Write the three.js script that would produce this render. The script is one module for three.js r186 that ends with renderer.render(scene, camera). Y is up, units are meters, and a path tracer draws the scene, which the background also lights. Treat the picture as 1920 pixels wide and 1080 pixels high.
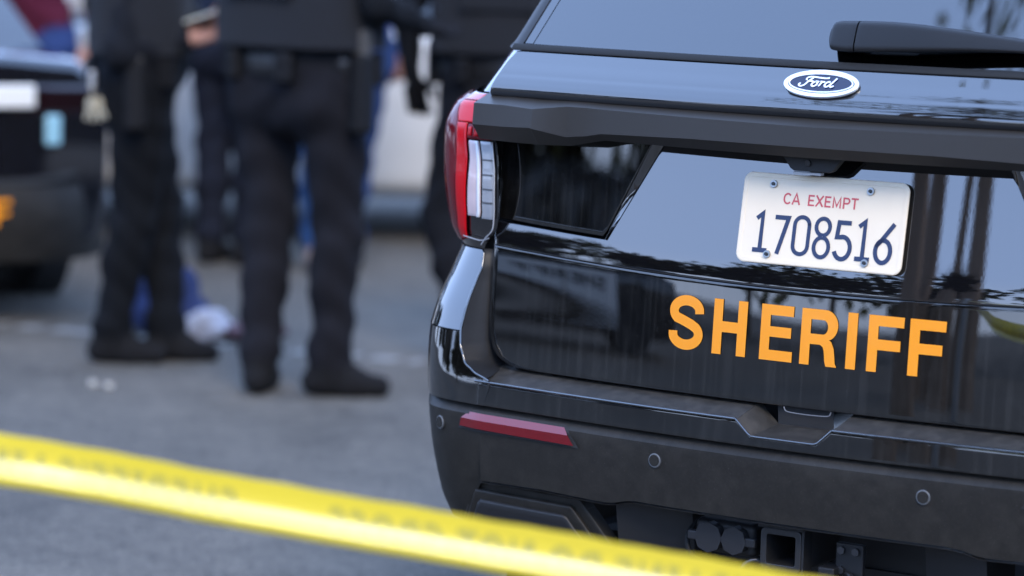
import * as THREE from 'three';
import { mergeGeometries, mergeVertices } from 'three/addons/utils/BufferGeometryUtils.js';
import { MarchingCubes } from 'three/addons/objects/MarchingCubes.js';
import { RoundedBoxGeometry } from 'three/addons/geometries/RoundedBoxGeometry.js';

// ------------------------------------------------------------------ camera, sky, added fill light, exposure
const R = (d) => d * Math.PI / 180;
const scene = new THREE.Scene();
const camera = new THREE.PerspectiveCamera(11.017, 1024 / 576, 0.1, 400);
camera.position.set(2.1676, 1.5646, 4.3912);
camera.rotation.order = 'YXZ';
camera.rotation.set(R(-7.2), R(32.2), R(1.49));
camera.focus = 4.98;
camera.userData.fStop = 2.35;

const FILL_DIR = new THREE.Vector3(0.62, 0.75, 0.62).normalize();
{ // clear blue sky, paler towards the horizon
  const W = 256, H = 128, data = new Float32Array(W * H * 4);
  for (let j = 0; j < H; j++) for (let i = 0; i < W; i++) {
    const el = ((j + 0.5) / H - 0.5) * Math.PI, y = Math.max(0, Math.sin(el)), k = Math.pow(1 - y, 7), n = (j * W + i) * 4;
    data[n] = 0.225 + 0.15 * k; data[n + 1] = 0.34 + 0.12 * k; data[n + 2] = 0.61 + 0.03 * k; data[n + 3] = 1;
  }
  const t = new THREE.DataTexture(data, W, H, THREE.RGBAFormat, THREE.FloatType);
  t.mapping = THREE.EquirectangularReflectionMapping; t.magFilter = THREE.LinearFilter; t.minFilter = THREE.LinearFilter; t.needsUpdate = true;
  scene.background = t; scene.environment = t;
}
const fillLight = new THREE.DirectionalLight(new THREE.Color(1, 0.84, 0.62), 0.5);  // soft warm fill added from behind the camera to lift the rear-facing surfaces
fillLight.position.copy(FILL_DIR).multiplyScalar(60); fillLight.castShadow = true; fillLight.shadow.radius = 40;
Object.assign(fillLight.shadow.camera, { left: -40, right: 40, top: 40, bottom: -40, near: 1, far: 160 });
fillLight.shadow.mapSize.set(2048, 2048);
scene.add(fillLight, fillLight.target);
const renderer = new THREE.WebGLRenderer();
renderer.toneMapping = THREE.LinearToneMapping;
renderer.toneMappingExposure = 5.55;
renderer.shadowMap.enabled = true;

// ------------------------------------------------------------------ helpers
function rng(a) { return () => { a |= 0; a = a + 0x6D2B79F5 | 0; let t = Math.imul(a ^ a >>> 15, 1 | a); t = t + Math.imul(t ^ t >>> 7, 61 | t) ^ t; return ((t ^ t >>> 14) >>> 0) / 4294967296; }; }
const lerp = (a, b, t) => a + (b - a) * t, clamp = (x, a = 0, b = 1) => Math.min(b, Math.max(a, x));
const smooth = (a, b, x) => { const t = clamp((x - a) / (b - a)); return t * t * (3 - 2 * t); };
function crom(A, s) { // Catmull-Rom through rows of numbers
  const n = A.length, i = Math.min(Math.max(Math.floor(s), 0), n - 2), t = s - i, p1 = A[i], p2 = A[i + 1];
  return p1.map((_, k) => {
    const a = p1[k], b = p2[k], z = i > 0 ? A[i - 1][k] : 2 * a - b, c = i + 2 < n ? A[i + 2][k] : 2 * b - a;
    return 0.5 * (2 * a + (b - z) * t + (2 * z - 5 * a + 4 * b - c) * t * t + (3 * a - z - 3 * b + c) * t * t * t);
  });
}
function pl(T) { // piecewise linear y(x)
  return (x) => { if (x <= T[0][0]) return T[0][1]; for (let i = 1; i < T.length; i++) if (x <= T[i][0]) return lerp(T[i - 1][1], T[i][1], (x - T[i - 1][0]) / (T[i][0] - T[i - 1][0])); return T[T.length - 1][1]; };
}
function sp(T) { return (x) => { let i = 0; while (i < T.length - 2 && x > T[i + 1][0]) i++; return crom(T, clamp(i + (x - T[i][0]) / (T[i + 1][0] - T[i][0]), 0, T.length - 1))[1]; }; } // smooth y(x)
function noiseField(n, cells, seed, stretchX = 1) { // tileable value noise
  const r = rng(seed), cx = Math.max(1, Math.round(cells * stretchX)), cy = cells, g = new Float32Array(cx * cy).map(() => r()), out = new Float32Array(n * n);
  for (let j = 0; j < n; j++) for (let i = 0; i < n; i++) {
    const x = i / n * cx, y = j / n * cy, x0 = Math.floor(x), y0 = Math.floor(y), fx = x - x0, fy = y - y0, u = fx * fx * (3 - 2 * fx), v = fy * fy * (3 - 2 * fy);
    const a = g[y0 * cx + x0], b = g[y0 * cx + (x0 + 1) % cx], c = g[(y0 + 1) % cy * cx + x0], d = g[(y0 + 1) % cy * cx + (x0 + 1) % cx];
    out[j * n + i] = lerp(lerp(a, b, u), lerp(c, d, u), v);
  }
  return out;
}
const enc = (x) => { x = clamp(x); return Math.round(255 * (x <= 0.0031308 ? 12.92 * x : 1.055 * Math.pow(x, 1 / 2.4) - 0.055)); };
function tex(n, fn, metres, srgb = true) { // fn(index, i, j) -> [r,g,b] linear (srgb) or a 0..1 grey
  const d = new Uint8Array(n * n * 4);
  for (let j = 0; j < n; j++) for (let i = 0; i < n; i++) {
    const k = j * n + i, c = fn(k, i, j);
    if (srgb) { d[k * 4] = enc(c[0]); d[k * 4 + 1] = enc(c[1]); d[k * 4 + 2] = enc(c[2]); } else d[k * 4] = d[k * 4 + 1] = d[k * 4 + 2] = Math.round(clamp(c) * 255);
    d[k * 4 + 3] = 255;
  }
  const t = new THREE.DataTexture(d, n, n, THREE.RGBAFormat);
  t.wrapS = t.wrapT = THREE.RepeatWrapping; t.magFilter = THREE.LinearFilter; t.minFilter = THREE.LinearMipmapLinearFilter; t.generateMipmaps = true;
  if (srgb) t.colorSpace = THREE.SRGBColorSpace;
  t.repeat.set(1 / metres, 1 / metres); t.needsUpdate = true; return t;
}
const lin = (r, g, b) => new THREE.Color().setRGB(r, g, b);
const std = (r, g, b, roughness = 0.6, o = {}) => new THREE.MeshStandardMaterial({ color: lin(r, g, b), roughness, ...o });
const phy = (r, g, b, roughness = 0.3, o = {}) => new THREE.MeshPhysicalMaterial({ color: lin(r, g, b), roughness, ...o });

const taken = new Map();
function numbered(n) { const k = taken.get(n) || 0; taken.set(n, k + 1); return k ? `${n}_${String(k).padStart(3, '0')}` : n; }
function thing(name, label, category, pos = [0, 0, 0], turn = 0, group) {
  const o = new THREE.Group(); o.name = numbered(name); o.position.set(...pos); o.rotation.y = turn; o.userData = { label, category };
  if (group) o.userData.group = group; scene.add(o); return o;
}
function mesh(name, geo, mat, parent) {
  const g = Array.isArray(geo) ? merge(geo) : geo, m = new THREE.Mesh(g, mat); m.name = name; m.castShadow = m.receiveShadow = true; parent.add(m); return m;
}
function structure(name, geo, mat) { const m = mesh(name, geo, mat, scene); m.userData.kind = 'structure'; return m; }
function clean(g) { g = g.index ? g.toNonIndexed() : g; for (const k of Object.keys(g.attributes)) if (!['position', 'normal', 'uv'].includes(k)) g.deleteAttribute(k); if (!g.attributes.uv) g.setAttribute('uv', new THREE.BufferAttribute(new Float32Array(g.attributes.position.count * 2), 2)); return g; }
function merge(list) { return mergeGeometries(list.map(clean)); }
function mirrorX(g) { // mirrored copy, winding kept outward
  const m = g.clone(); m.scale(-1, 1, 1);
  if (m.index) { const a = m.index.array; for (let i = 0; i < a.length; i += 3) [a[i], a[i + 1]] = [a[i + 1], a[i]]; } else {
    for (const k of Object.keys(m.attributes)) { const t = m.attributes[k], s = t.itemSize, a = t.array; for (let i = 0; i < t.count; i += 3) for (let c = 0; c < s; c++) [a[i * s + c], a[(i + 1) * s + c]] = [a[(i + 1) * s + c], a[i * s + c]]; }
  }
  return m;
}
function both(name, geo, mat, parent, kids) { // the same part left and right
  const a = mesh(name, geo, mat, parent), b = mesh(name, mirrorX(a.geometry), mat, parent); if (kids) { kids(a, (g) => g); kids(b, mirrorX); } return [a, b];
}
function surf(f, nu, nv, uvf) { // grid surface, f(u,v) -> [x,y,z]
  const P = [], U = [], I = [];
  for (let j = 0; j <= nv; j++) for (let i = 0; i <= nu; i++) { const p = f(i / nu, j / nv); P.push(...p); U.push(...(uvf ? uvf(p, i / nu, j / nv) : [p[0], p[1]])); }
  for (let j = 0; j < nv; j++) for (let i = 0; i < nu; i++) { const a = j * (nu + 1) + i, b = a + 1, c = a + nu + 2, d = a + nu + 1; I.push(a, b, c, a, c, d); }
  const g = new THREE.BufferGeometry(); g.setAttribute('position', new THREE.Float32BufferAttribute(P, 3)); g.setAttribute('uv', new THREE.Float32BufferAttribute(U, 2)); g.setIndex(I); g.computeVertexNormals(); return g;
}
// a sheet-metal panel: columns over x between yb(x) and yt(x), rounded rim folded back by t
function panel({ x0, x1, yb, yt, zf, nu = 60, nv = 24, r = 0.003, t = 0.018, xs }) {
  const X = [[x0, t, 0], [x0, r, 0]];
  for (let i = 0; i <= nu; i++) X.push([xs ? xs(i / nu) : lerp(x0 + r, x1 - r, i / nu), 0, 0]);
  X.push([x1, r, 0], [x1, t, 0]);
  const V = [[0, t, 0], [0, r, 0]]; for (let j = 0; j <= nv; j++) V.push([j / nv, 0, 1]); V.push([1, r, 0], [1, t, 0]);
  const nx = X.length - 1, ny = V.length - 1;
  return surf((u, v) => {
    const [x, dx] = X[Math.round(u * nx)], [k, dy, inside] = V[Math.round(v * ny)], b = yb(x), h = yt(x), rr = Math.min(r, Math.abs(h - b) / 3);
    const y = inside ? lerp(b + rr, h - rr, k) : lerp(b, h, k);
    const d = Math.max(dx, dy); return [x, y, zf(x, y) - (d === r ? r * 0.6 : d)];
  }, nx, ny);
}
function tube(pts, rad, seg = 6, closed = false, n) { return new THREE.TubeGeometry(new THREE.CatmullRomCurve3(pts.map((p) => new THREE.Vector3(...p)), closed, 'centripetal'), n || pts.length * 6, rad, seg, closed); }
function polytube(pts, rad, seg = 8) { // straight segments between points
  const c = new THREE.CurvePath(); for (let i = 1; i < pts.length; i++) c.add(new THREE.LineCurve3(new THREE.Vector3(...pts[i - 1]), new THREE.Vector3(...pts[i]))); return new THREE.TubeGeometry(c, pts.length * 4, rad, seg, false);
}
function box(w, h, d, x = 0, y = 0, z = 0, r = 0) { const g = r ? new RoundedBoxGeometry(w, h, d, 2, r) : new THREE.BoxGeometry(w, h, d); g.translate(x, y, z); return g; }
function cyl(r0, r1, h, x = 0, y = 0, z = 0, seg = 24, axis = 'y') { const g = new THREE.CylinderGeometry(r1, r0, h, seg); if (axis === 'x') g.rotateZ(Math.PI / 2); if (axis === 'z') g.rotateX(Math.PI / 2); g.translate(x, y, z); return g; }
function ribbon(pts, w) { // flat stroke of width w in the xy plane, mitred
  const P = [], n = pts.length, I = [];
  for (let i = 0; i < n; i++) {
    const a = pts[Math.max(0, i - 1)], b = pts[Math.min(n - 1, i + 1)], c = pts[i];
    let d1 = [c[0] - a[0], c[1] - a[1]], d2 = [b[0] - c[0], b[1] - c[1]]; if (i === 0) d1 = d2; if (i === n - 1) d2 = d1;
    const l1 = Math.hypot(...d1) || 1, l2 = Math.hypot(...d2) || 1, n1 = [-d1[1] / l1, d1[0] / l1], n2 = [-d2[1] / l2, d2[0] / l2]; let m = [n1[0] + n2[0], n1[1] + n2[1]]; const q = Math.hypot(...m) || 1; m = [m[0] / q, m[1] / q];
    const k = Math.min(2, 1 / Math.max(0.3, m[0] * n1[0] + m[1] * n1[1])) * w / 2; P.push(c[0] - m[0] * k, c[1] - m[1] * k, 0, c[0] + m[0] * k, c[1] + m[1] * k, 0);
    if (i) { const s = i * 2; I.push(s - 2, s, s - 1, s - 1, s, s + 1); }
  }
  const g = new THREE.BufferGeometry(); g.setAttribute('position', new THREE.Float32BufferAttribute(P, 3)); g.setAttribute('uv', new THREE.Float32BufferAttribute(P.filter((_, i) => i % 3 < 2), 2)); g.setIndex(I); g.computeVertexNormals(); return g;
}
function arcPts(cx, cy, rx, ry, a0, a1, n = 14) { const o = []; for (let i = 0; i <= n; i++) { const a = R(lerp(a0, a1, i / n)); o.push([cx + rx * Math.cos(a), cy + ry * Math.sin(a)]); } return o; }
function flatShape(pts, holes = []) { const s = new THREE.Shape(pts.map((p) => new THREE.Vector2(...p))); for (const h of holes) s.holes.push(new THREE.Path(h.map((p) => new THREE.Vector2(...p)))); return new THREE.ShapeGeometry(s); }
function warp(g, f) { const p = g.attributes.position; for (let i = 0; i < p.count; i++) { const q = f(p.getX(i), p.getY(i), p.getZ(i)); p.setXYZ(i, ...q); } g.computeVertexNormals(); return g; }

// ------------------------------------------------------------------ shared textures and materials
const nA = noiseField(512, 8, 11), nB = noiseField(512, 32, 12), nC = noiseField(512, 128, 13), nD = noiseField(512, 256, 14), nStreak = noiseField(512, 6, 15, 24), nStreak2 = noiseField(512, 14, 16, 9);
const rTex = rng(77), grain = new Float32Array(512 * 512).map(() => rTex());
const dustTex = tex(512, (k) => { // road film on black lacquer: blotches, dried streaks, specks
  const streak = Math.pow(clamp(nStreak[k] * 1.3 - 0.45), 2), blot = clamp(nA[k] * 0.6 + nB[k] * 0.5 - 0.4), speck = grain[k] > 0.9965 ? 0.05 : 0;
  const d = 0.0025 + 0.011 * streak + 0.008 * blot * (0.5 + nC[k]) + speck * nB[k]; return [d * 1.03, d, d * 0.95];
}, 0.8);
const peel = tex(512, (k) => nC[k] * 0.6 + nD[k] * 0.4, 0.55, false);
const paint = phy(1, 1, 1, 0.012, { map: dustTex, ior: 1.6, clearcoat: 1, clearcoatRoughness: 0.006, bumpMap: peel, bumpScale: 0.000004 });
const cleanPaint = phy(0.005, 0.005, 0.006, 0.012, { ior: 2.0, clearcoat: 1, clearcoatRoughness: 0.006, bumpMap: peel, bumpScale: 0.000006 });
const scuffTex = tex(512, (k) => { const d = 0.022 + 0.022 * clamp(nA[k] + nB[k] - 0.7) + 0.012 * nC[k] * nD[k] + (grain[k] > 0.997 ? 0.06 : 0); return [d * 1.1, d, d * 0.88]; }, 0.35);
const plastic = phy(1, 1, 1, 0.5, { map: tex(512, (k) => { const d = 0.013 + 0.006 * nC[k] * nD[k] + 0.013 * clamp(nA[k] * 0.7 + nB[k] * 0.6 - 0.5) + (grain[k] > 0.998 ? 0.03 : 0); return [d * 1.12, d, d * 0.84]; }, 0.5), bumpMap: tex(512, (k) => grain[k] * 0.6 + nD[k] * 0.4, 0.12, false), bumpScale: 0.00004, ior: 1.42, specularIntensity: 0.7 });
const blackPlastic = phy(0.010, 0.010, 0.011, 0.55, { bumpMap: plastic.bumpMap, bumpScale: 0.00004 });
const sillPlastic = phy(1, 1, 1, 0.42, { map: scuffTex, bumpMap: scuffTex, bumpScale: 0.0002 });
const rubber = std(0.003, 0.003, 0.003, 0.75);
const darkVoid = std(0.02, 0.02, 0.021, 0.9);
const chrome = std(0.75, 0.76, 0.78, 0.12, { metalness: 1 });
const steel = std(0.4, 0.4, 0.4, 0.35, { metalness: 1 });
const tint = phy(0.02, 0.022, 0.025, 0.02, { transmission: 1, thickness: 0, ior: 2.15 });
const orangeVinyl = phy(0.86, 0.295, 0.012, 0.30, { clearcoat: 0.3, clearcoatRoughness: 0.1 });
const tyreRubber = std(0.018, 0.018, 0.018, 0.85);
const alloy = std(0.09, 0.09, 0.095, 0.35, { metalness: 0.8 });

// ------------------------------------------------------------------ ground
{
  const agg = tex(512, (k) => {
    const base = 0.068 + 0.03 * (nA[k] - 0.5) + 0.022 * (nB[k] - 0.5), s = grain[k], st = nD[k] > 0.70 ? 0.10 * (nD[k] - 0.62) / 0.38 : 0, pit = nC[k] < 0.25 ? -0.03 : 0;
    const v = base + st + pit + (s - 0.5) * 0.05 + (s > 0.994 ? 0.18 : 0); return [v * 1.14, v, v * 0.80];
  }, 1.3);
  const aggBump = tex(512, (k) => 0.5 * nD[k] + 0.3 * nC[k] + 0.2 * grain[k], 1.3, false);
  const N = 150, far = (t) => { t = t * 2 - 1; return 150 * (0.12 * t + 0.88 * Math.pow(Math.abs(t), 3.5) * Math.sign(t)); };
  const g = surf((u, v) => [far(u) - 3, 0, -far(v) - 3], N, N, (p) => [p[0], p[2]]), col = new Float32Array((N + 1) * (N + 1) * 3), p = g.attributes.position;
  for (let i = 0; i < p.count; i++) { const x = p.getX(i), z = p.getZ(i), w = Math.sin(x * 0.9 + 1.3 * Math.sin(z * 0.7)) * Math.sin(z * 1.1 + 1.7 * Math.sin(x * 0.6)), k = 0.96 + 0.09 * w + 0.07 * Math.sin(x * 3.1 + z * 2.3 + 2 * Math.sin(z * 1.9)); col.set([k, k, k], i * 3); } // patches of older and newer surfacing
  g.setAttribute('color', new THREE.BufferAttribute(col, 3));
  const rm = structure('road', g, std(1, 1, 1, 0.88, { map: agg, bumpMap: aggBump, bumpScale: 0.004, vertexColors: true }));
  // worn white bay line behind the officers, painted 4 mm sheet with broken edges
  const r = rng(5), quads = [], A = [-7.2, -3.49], B = [0.6, -4.82], n = 160;
  for (let i = 0; i < n; i++) {
    const t0 = i / n, t1 = (i + 0.97) / n; if (r() < 0.3) continue; const w = 0.05 + 0.012 * r();
    const dx = B[0] - A[0], dz = B[1] - A[1], L = Math.hypot(dx, dz), nx = -dz / L * w, nz = dx / L * w, a = [A[0] + dx * t0, A[1] + dz * t0], b = [A[0] + dx * t1, A[1] + dz * t1];
    const q = new THREE.BufferGeometry(); q.setAttribute('position', new THREE.Float32BufferAttribute([a[0] - nx, 0.004, a[1] - nz, a[0] + nx, 0.004, a[1] + nz, b[0] + nx, 0.004, b[1] + nz, b[0] - nx, 0.004, b[1] - nz], 3)); q.setIndex([0, 1, 2, 0, 2, 3]); q.computeVertexNormals(); quads.push(q);
  }
  structure('road_marking', quads, std(0.21, 0.205, 0.19, 0.85));
}

// ------------------------------------------------------------------ the patrol SUV in focus
const suv = thing('patrol_suv', 'glossy black sheriff patrol SUV seen from behind, plate 1708516, orange lettering on tailgate', 'suv');
const bow = (x) => { x = Math.abs(x); return 0.144 * x * x - 0.054 * x * x * x * x; };
const CREASE = (x) => 0.957 + 0.05 * x * x;
const prof = (() => { // height -> depth of tailgate skin at the centre line
  const T = [], N = 600; let z = 0.036; const slope = (y) => y < 0.93 ? lerp(-0.055, -0.075, (y - 0.766) / 0.164) : y < 0.957 ? lerp(-0.075, -0.082, (y - 0.93) / 0.027) : y < 1.005 ? lerp(-0.10, -0.178, smooth(0.957, 1.005, y)) : -0.178;
  for (let i = 0; i <= N; i++) { const y = 0.74 + 0.5 * i / N; T.push([y, z]); z += slope(y) * 0.5 / N; }
  const z0 = pl(T)(0.766); return (y) => pl(T)(y) - z0 + 0.036;
})();
const zGate = (x, y) => prof(y - 0.05 * x * x * smooth(0.86, 0.96, y)) - bow(x);
{
  // lower skin
  const yb = pl([[-0.656, 0.845], [-0.654, 0.82], [-0.645, 0.797], [-0.63, 0.78], [-0.60, 0.769], [-0.56, 0.766], [0.56, 0.766], [0.60, 0.769], [0.63, 0.78], [0.645, 0.797], [0.654, 0.82], [0.656, 0.845]]);
  const xs = (u) => { const s = u * 2 - 1; return 0.653 * Math.sin(s * Math.PI / 2) * 0.35 + 0.653 * s * 0.65; };
  mesh('tailgate_lower_panel', panel({ x0: -0.656, x1: 0.656, yb, yt: CREASE, zf: zGate, nu: 90, nv: 30, r: 0.0015, t: 0.03, xs }), paint, suv);
  // shoulder and number plate panel, running up under the bar
  const top = (x) => { x = Math.abs(x); return x < 0.300 ? 1.205 : x < 0.412 ? lerp(1.205, 1.0 + 0.05 * x * x, (x - 0.300) / 0.112) : 1.0 + 0.05 * x * x; };
  const knots = [-0.653, -0.54, -0.412, -0.3, -0.15, 0, 0.15, 0.3, 0.412, 0.54, 0.653];
  const xk = (u) => { const s = u * 10, i = Math.min(9, Math.floor(s)); return lerp(knots[i], knots[i + 1], s - i); };
  mesh('plate_panel', panel({ x0: -0.656, x1: 0.656, yb: (x) => CREASE(x) + 0.0005, yt: top, zf: zGate, nu: 120, nv: 40, r: 0.0008, t: 0.012, xs: xk }), cleanPaint, suv);
  // upright wings either side of the plate panel, and the bevel between
  const wingZ = (x, y) => prof(1.0) - 0.003 - bow(x) - 0.075 * (y - 1.0);
  const wing = panel({ x0: -0.656, x1: -0.322, yb: (x) => (x < -0.42 ? 1.004 + 0.05 * x * x : lerp(1.004 + 0.05 * x * x, 1.2, (x + 0.42) / 0.098)), yt: () => 1.202, zf: wingZ, nu: 40, nv: 24, r: 0.002, t: 0.02 });
  both('tailgate_wing', wing, paint, suv);
  const bev = surf((u, v) => { const y = lerp(1.008, 1.2, v), xa = lerp(-0.4195, -0.3225, v), xb = lerp(-0.411, -0.303, v), x = lerp(xa, xb, u); return [x, y, lerp(wingZ(xa, y) - 0.002, zGate(xb, y) + 0.0015, Math.pow(u, 1.4))]; }, 8, 24);
  both('recess_bevel', bev, cleanPaint, suv);
  mesh('tailgate_core', box(1.30, 0.55, 0.05, 0, 1.03, -0.12), darkVoid, suv);
}
{ // faceted bar across the tailgate
  const S = [ // x, [y, z] five points from the top back edge round to the bottom back edge; z before the bow
    [-0.668, [1.247, 0.030], [1.231, 0.082], [1.194, 0.086], [1.167, 0.060], [1.170, 0.010]],
    [-0.600, [1.248, 0.030], [1.231, 0.083], [1.194, 0.088], [1.166, 0.062], [1.170, 0.010]],
    [-0.537, [1.247, 0.030], [1.228, 0.085], [1.196, 0.090], [1.166, 0.063], [1.170, 0.010]],
    [-0.535, [1.247, 0.030], [1.2282, 0.085], [1.195, 0.090], [1.166, 0.063], [1.170, 0.010]],
    [-0.470, [1.248, 0.030], [1.236, 0.073], [1.184, 0.074], [1.168, 0.058], [1.172, 0.010]],
    [-0.430, [1.248, 0.030], [1.236, 0.069], [1.188, 0.071], [1.176, 0.056], [1.180, 0.010]],
    [-0.397, [1.248, 0.030], [1.235, 0.068], [1.194, 0.071], [1.182, 0.056], [1.185, 0.010]],
    [-0.224, [1.248, 0.030], [1.233, 0.070], [1.198, 0.074], [1.181, 0.058], [1.185, 0.010]],
    [0, [1.248, 0.030], [1.231, 0.072], [1.198, 0.076], [1.180, 0.060], [1.185, 0.010]],
  ];
  const all = [...S, ...S.slice(0, -1).reverse().map(([x, ...p]) => [-x, ...p])];
  const faces = [];
  for (let k = 0; k < 4; k++) { // one strip per facet keeps its edges crisp
    const P = [], I = [], U = [];
    const dense = []; for (let i = 0; i < all.length - 1; i++) for (let s = 0; s < 6; s++) dense.push([i, s / 6]); dense.push([all.length - 2, 1]);
    dense.forEach(([i, t], n) => { for (const q of [k + 1, k + 2]) { const a = all[i], b = all[i + 1], x = lerp(a[0], b[0], t), y = lerp(a[q][0], b[q][0], t), z = lerp(a[q][1], b[q][1], t) - bow(x); P.push(x, y, z); U.push(x, y + z); } if (n) { const m = n * 2; I.push(m - 2, m - 1, m, m - 1, m + 1, m); } });
    const g = new THREE.BufferGeometry(); g.setAttribute('position', new THREE.Float32BufferAttribute(P, 3)); g.setAttribute('uv', new THREE.Float32BufferAttribute(U, 2)); g.setIndex(I); g.computeVertexNormals(); faces.push(g);
  }
  for (const e of [all[0], all[all.length - 1]]) { const g = new THREE.BufferGeometry(), P = []; for (let q = 1; q <= 5; q++) P.push(e[0], e[q][0], e[q][1] - bow(e[0])); g.setAttribute('position', new THREE.Float32BufferAttribute(P, 3)); g.setIndex([0, 1, 2, 0, 2, 3, 0, 3, 4]); g.computeVertexNormals(); faces.push(g); }
  mesh('tailgate_bar', faces, phy(0.026, 0.023, 0.020, 0.42, { specularIntensity: 0.8, bumpMap: plastic.bumpMap, bumpScale: 0.00004 }), suv);
}
const zUpper = (() => { const f = [[0, 0.036], [0.006, 0.0455], [0.013, 0.0495], [0.021, 0.0492], [0.030, 0.0448], [0.042, 0.0352], [0.066, 0.0146], [0.090, -0.0062]]; const q = (y) => { const d = y - 1.239; let i = 0; while (i < f.length - 2 && d > f[i + 1][0]) i++; return crom(f, i + clamp((d - f[i][0]) / (f[i + 1][0] - f[i][0])))[1]; }; return (x, y) => q(y) - bow(x); })();
{
  mesh('tailgate_upper_panel', panel({ x0: -0.657, x1: 0.657, yb: () => 1.2405, yt: pl([[-0.657, 1.245], [-0.652, 1.262], [-0.640, 1.305], [-0.629, 1.3235], [0.629, 1.3235], [0.640, 1.305], [0.652, 1.262], [0.657, 1.245]]), zf: zUpper, nu: 90, nv: 36, r: 0.002, t: 0.03, xs: (u) => { const k = [-0.655, -0.640, -0.629, -0.4, 0, 0.4, 0.629, 0.640, 0.655], s = u * 8, i = Math.min(7, Math.floor(s)); return lerp(k[i], k[i + 1], s - i); } }), cleanPaint, suv);
  // rear window: seal, tinted pane, dark interior behind it
  const zG = (x, y) => -0.014 - 0.77 * (y - 1.333) - 0.144 * x * x, edge = (y) => lerp(0.628, 0.530, (y - 1.333) / 0.40);
  mesh('window_seal', surf((u, v) => { const a = v * Math.PI, y = 1.328 + 0.0058 * -Math.cos(a), x = lerp(-0.642, 0.642, u); return [x, y, -0.0045 - 0.77 * (y - 1.329) + 0.003 * Math.sin(a) - bow(x)]; }, 80, 8), rubber, suv);
  const glass = mesh('rear_window', surf((u, v) => { const y = lerp(1.3335, 1.70, v), x = lerp(-1, 1, u) * edge(y); return [x, y, zG(x, y)]; }, 60, 24), tint, suv);
  const frit = surf((u, v) => { const y = lerp(1.334, 1.70, v), x = lerp(-edge(y), -edge(y) + 0.018, u); return [x, y, zG(x, y) + 0.0012]; }, 3, 20);
  for (const g of [frit, mirrorX(frit)]) mesh('window_border', g, phy(0.006, 0.006, 0.007, 0.06, { ior: 1.75, clearcoat: 1 }), glass);
  mesh('cabin_lining', surf((u, v) => { const y = lerp(1.29, 1.70, v), x = lerp(-0.64, 0.64, u); return [x, y, zG(x, y) - 0.10 - 0.25 * Math.sin(u * Math.PI)]; }, 16, 8), darkVoid, suv);
  // pillar beside the window: painted outer edge and plastic fin
  const outer = [[1.322, -0.7185, -0.183], [1.341, -0.712, -0.205], [1.404, -0.703, -0.270], [1.52, -0.685, -0.38], [1.66, -0.655, -0.50], [1.73, -0.62, -0.56]];
  const oc = (v) => crom(outer, v * 5);
  const pil = surf((u, v) => { const [y, xo, zo] = oc(v), xi = -edge(y) - 0.004, zi = zG(xi, y) + 0.001, t = u; const bul = Math.sin(t * Math.PI) * 0.006; return [lerp(xi, xo, t), y + bul * 0.4, lerp(zi, zo, Math.pow(t, 1.5)) + bul]; }, 10, 30);
  both('window_pillar', pil, blackPlastic, suv);
  const fin = surf((u, v) => { const [y, xo, zo] = oc(v), a = u * Math.PI, w = 0.010; return [xo - 0.002 - w * Math.cos(a) * 0.5, y, zo + 0.010 * Math.sin(a) + 0.004]; }, 8, 30);
  both('pillar_fin', fin, plastic, suv);
}
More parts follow.
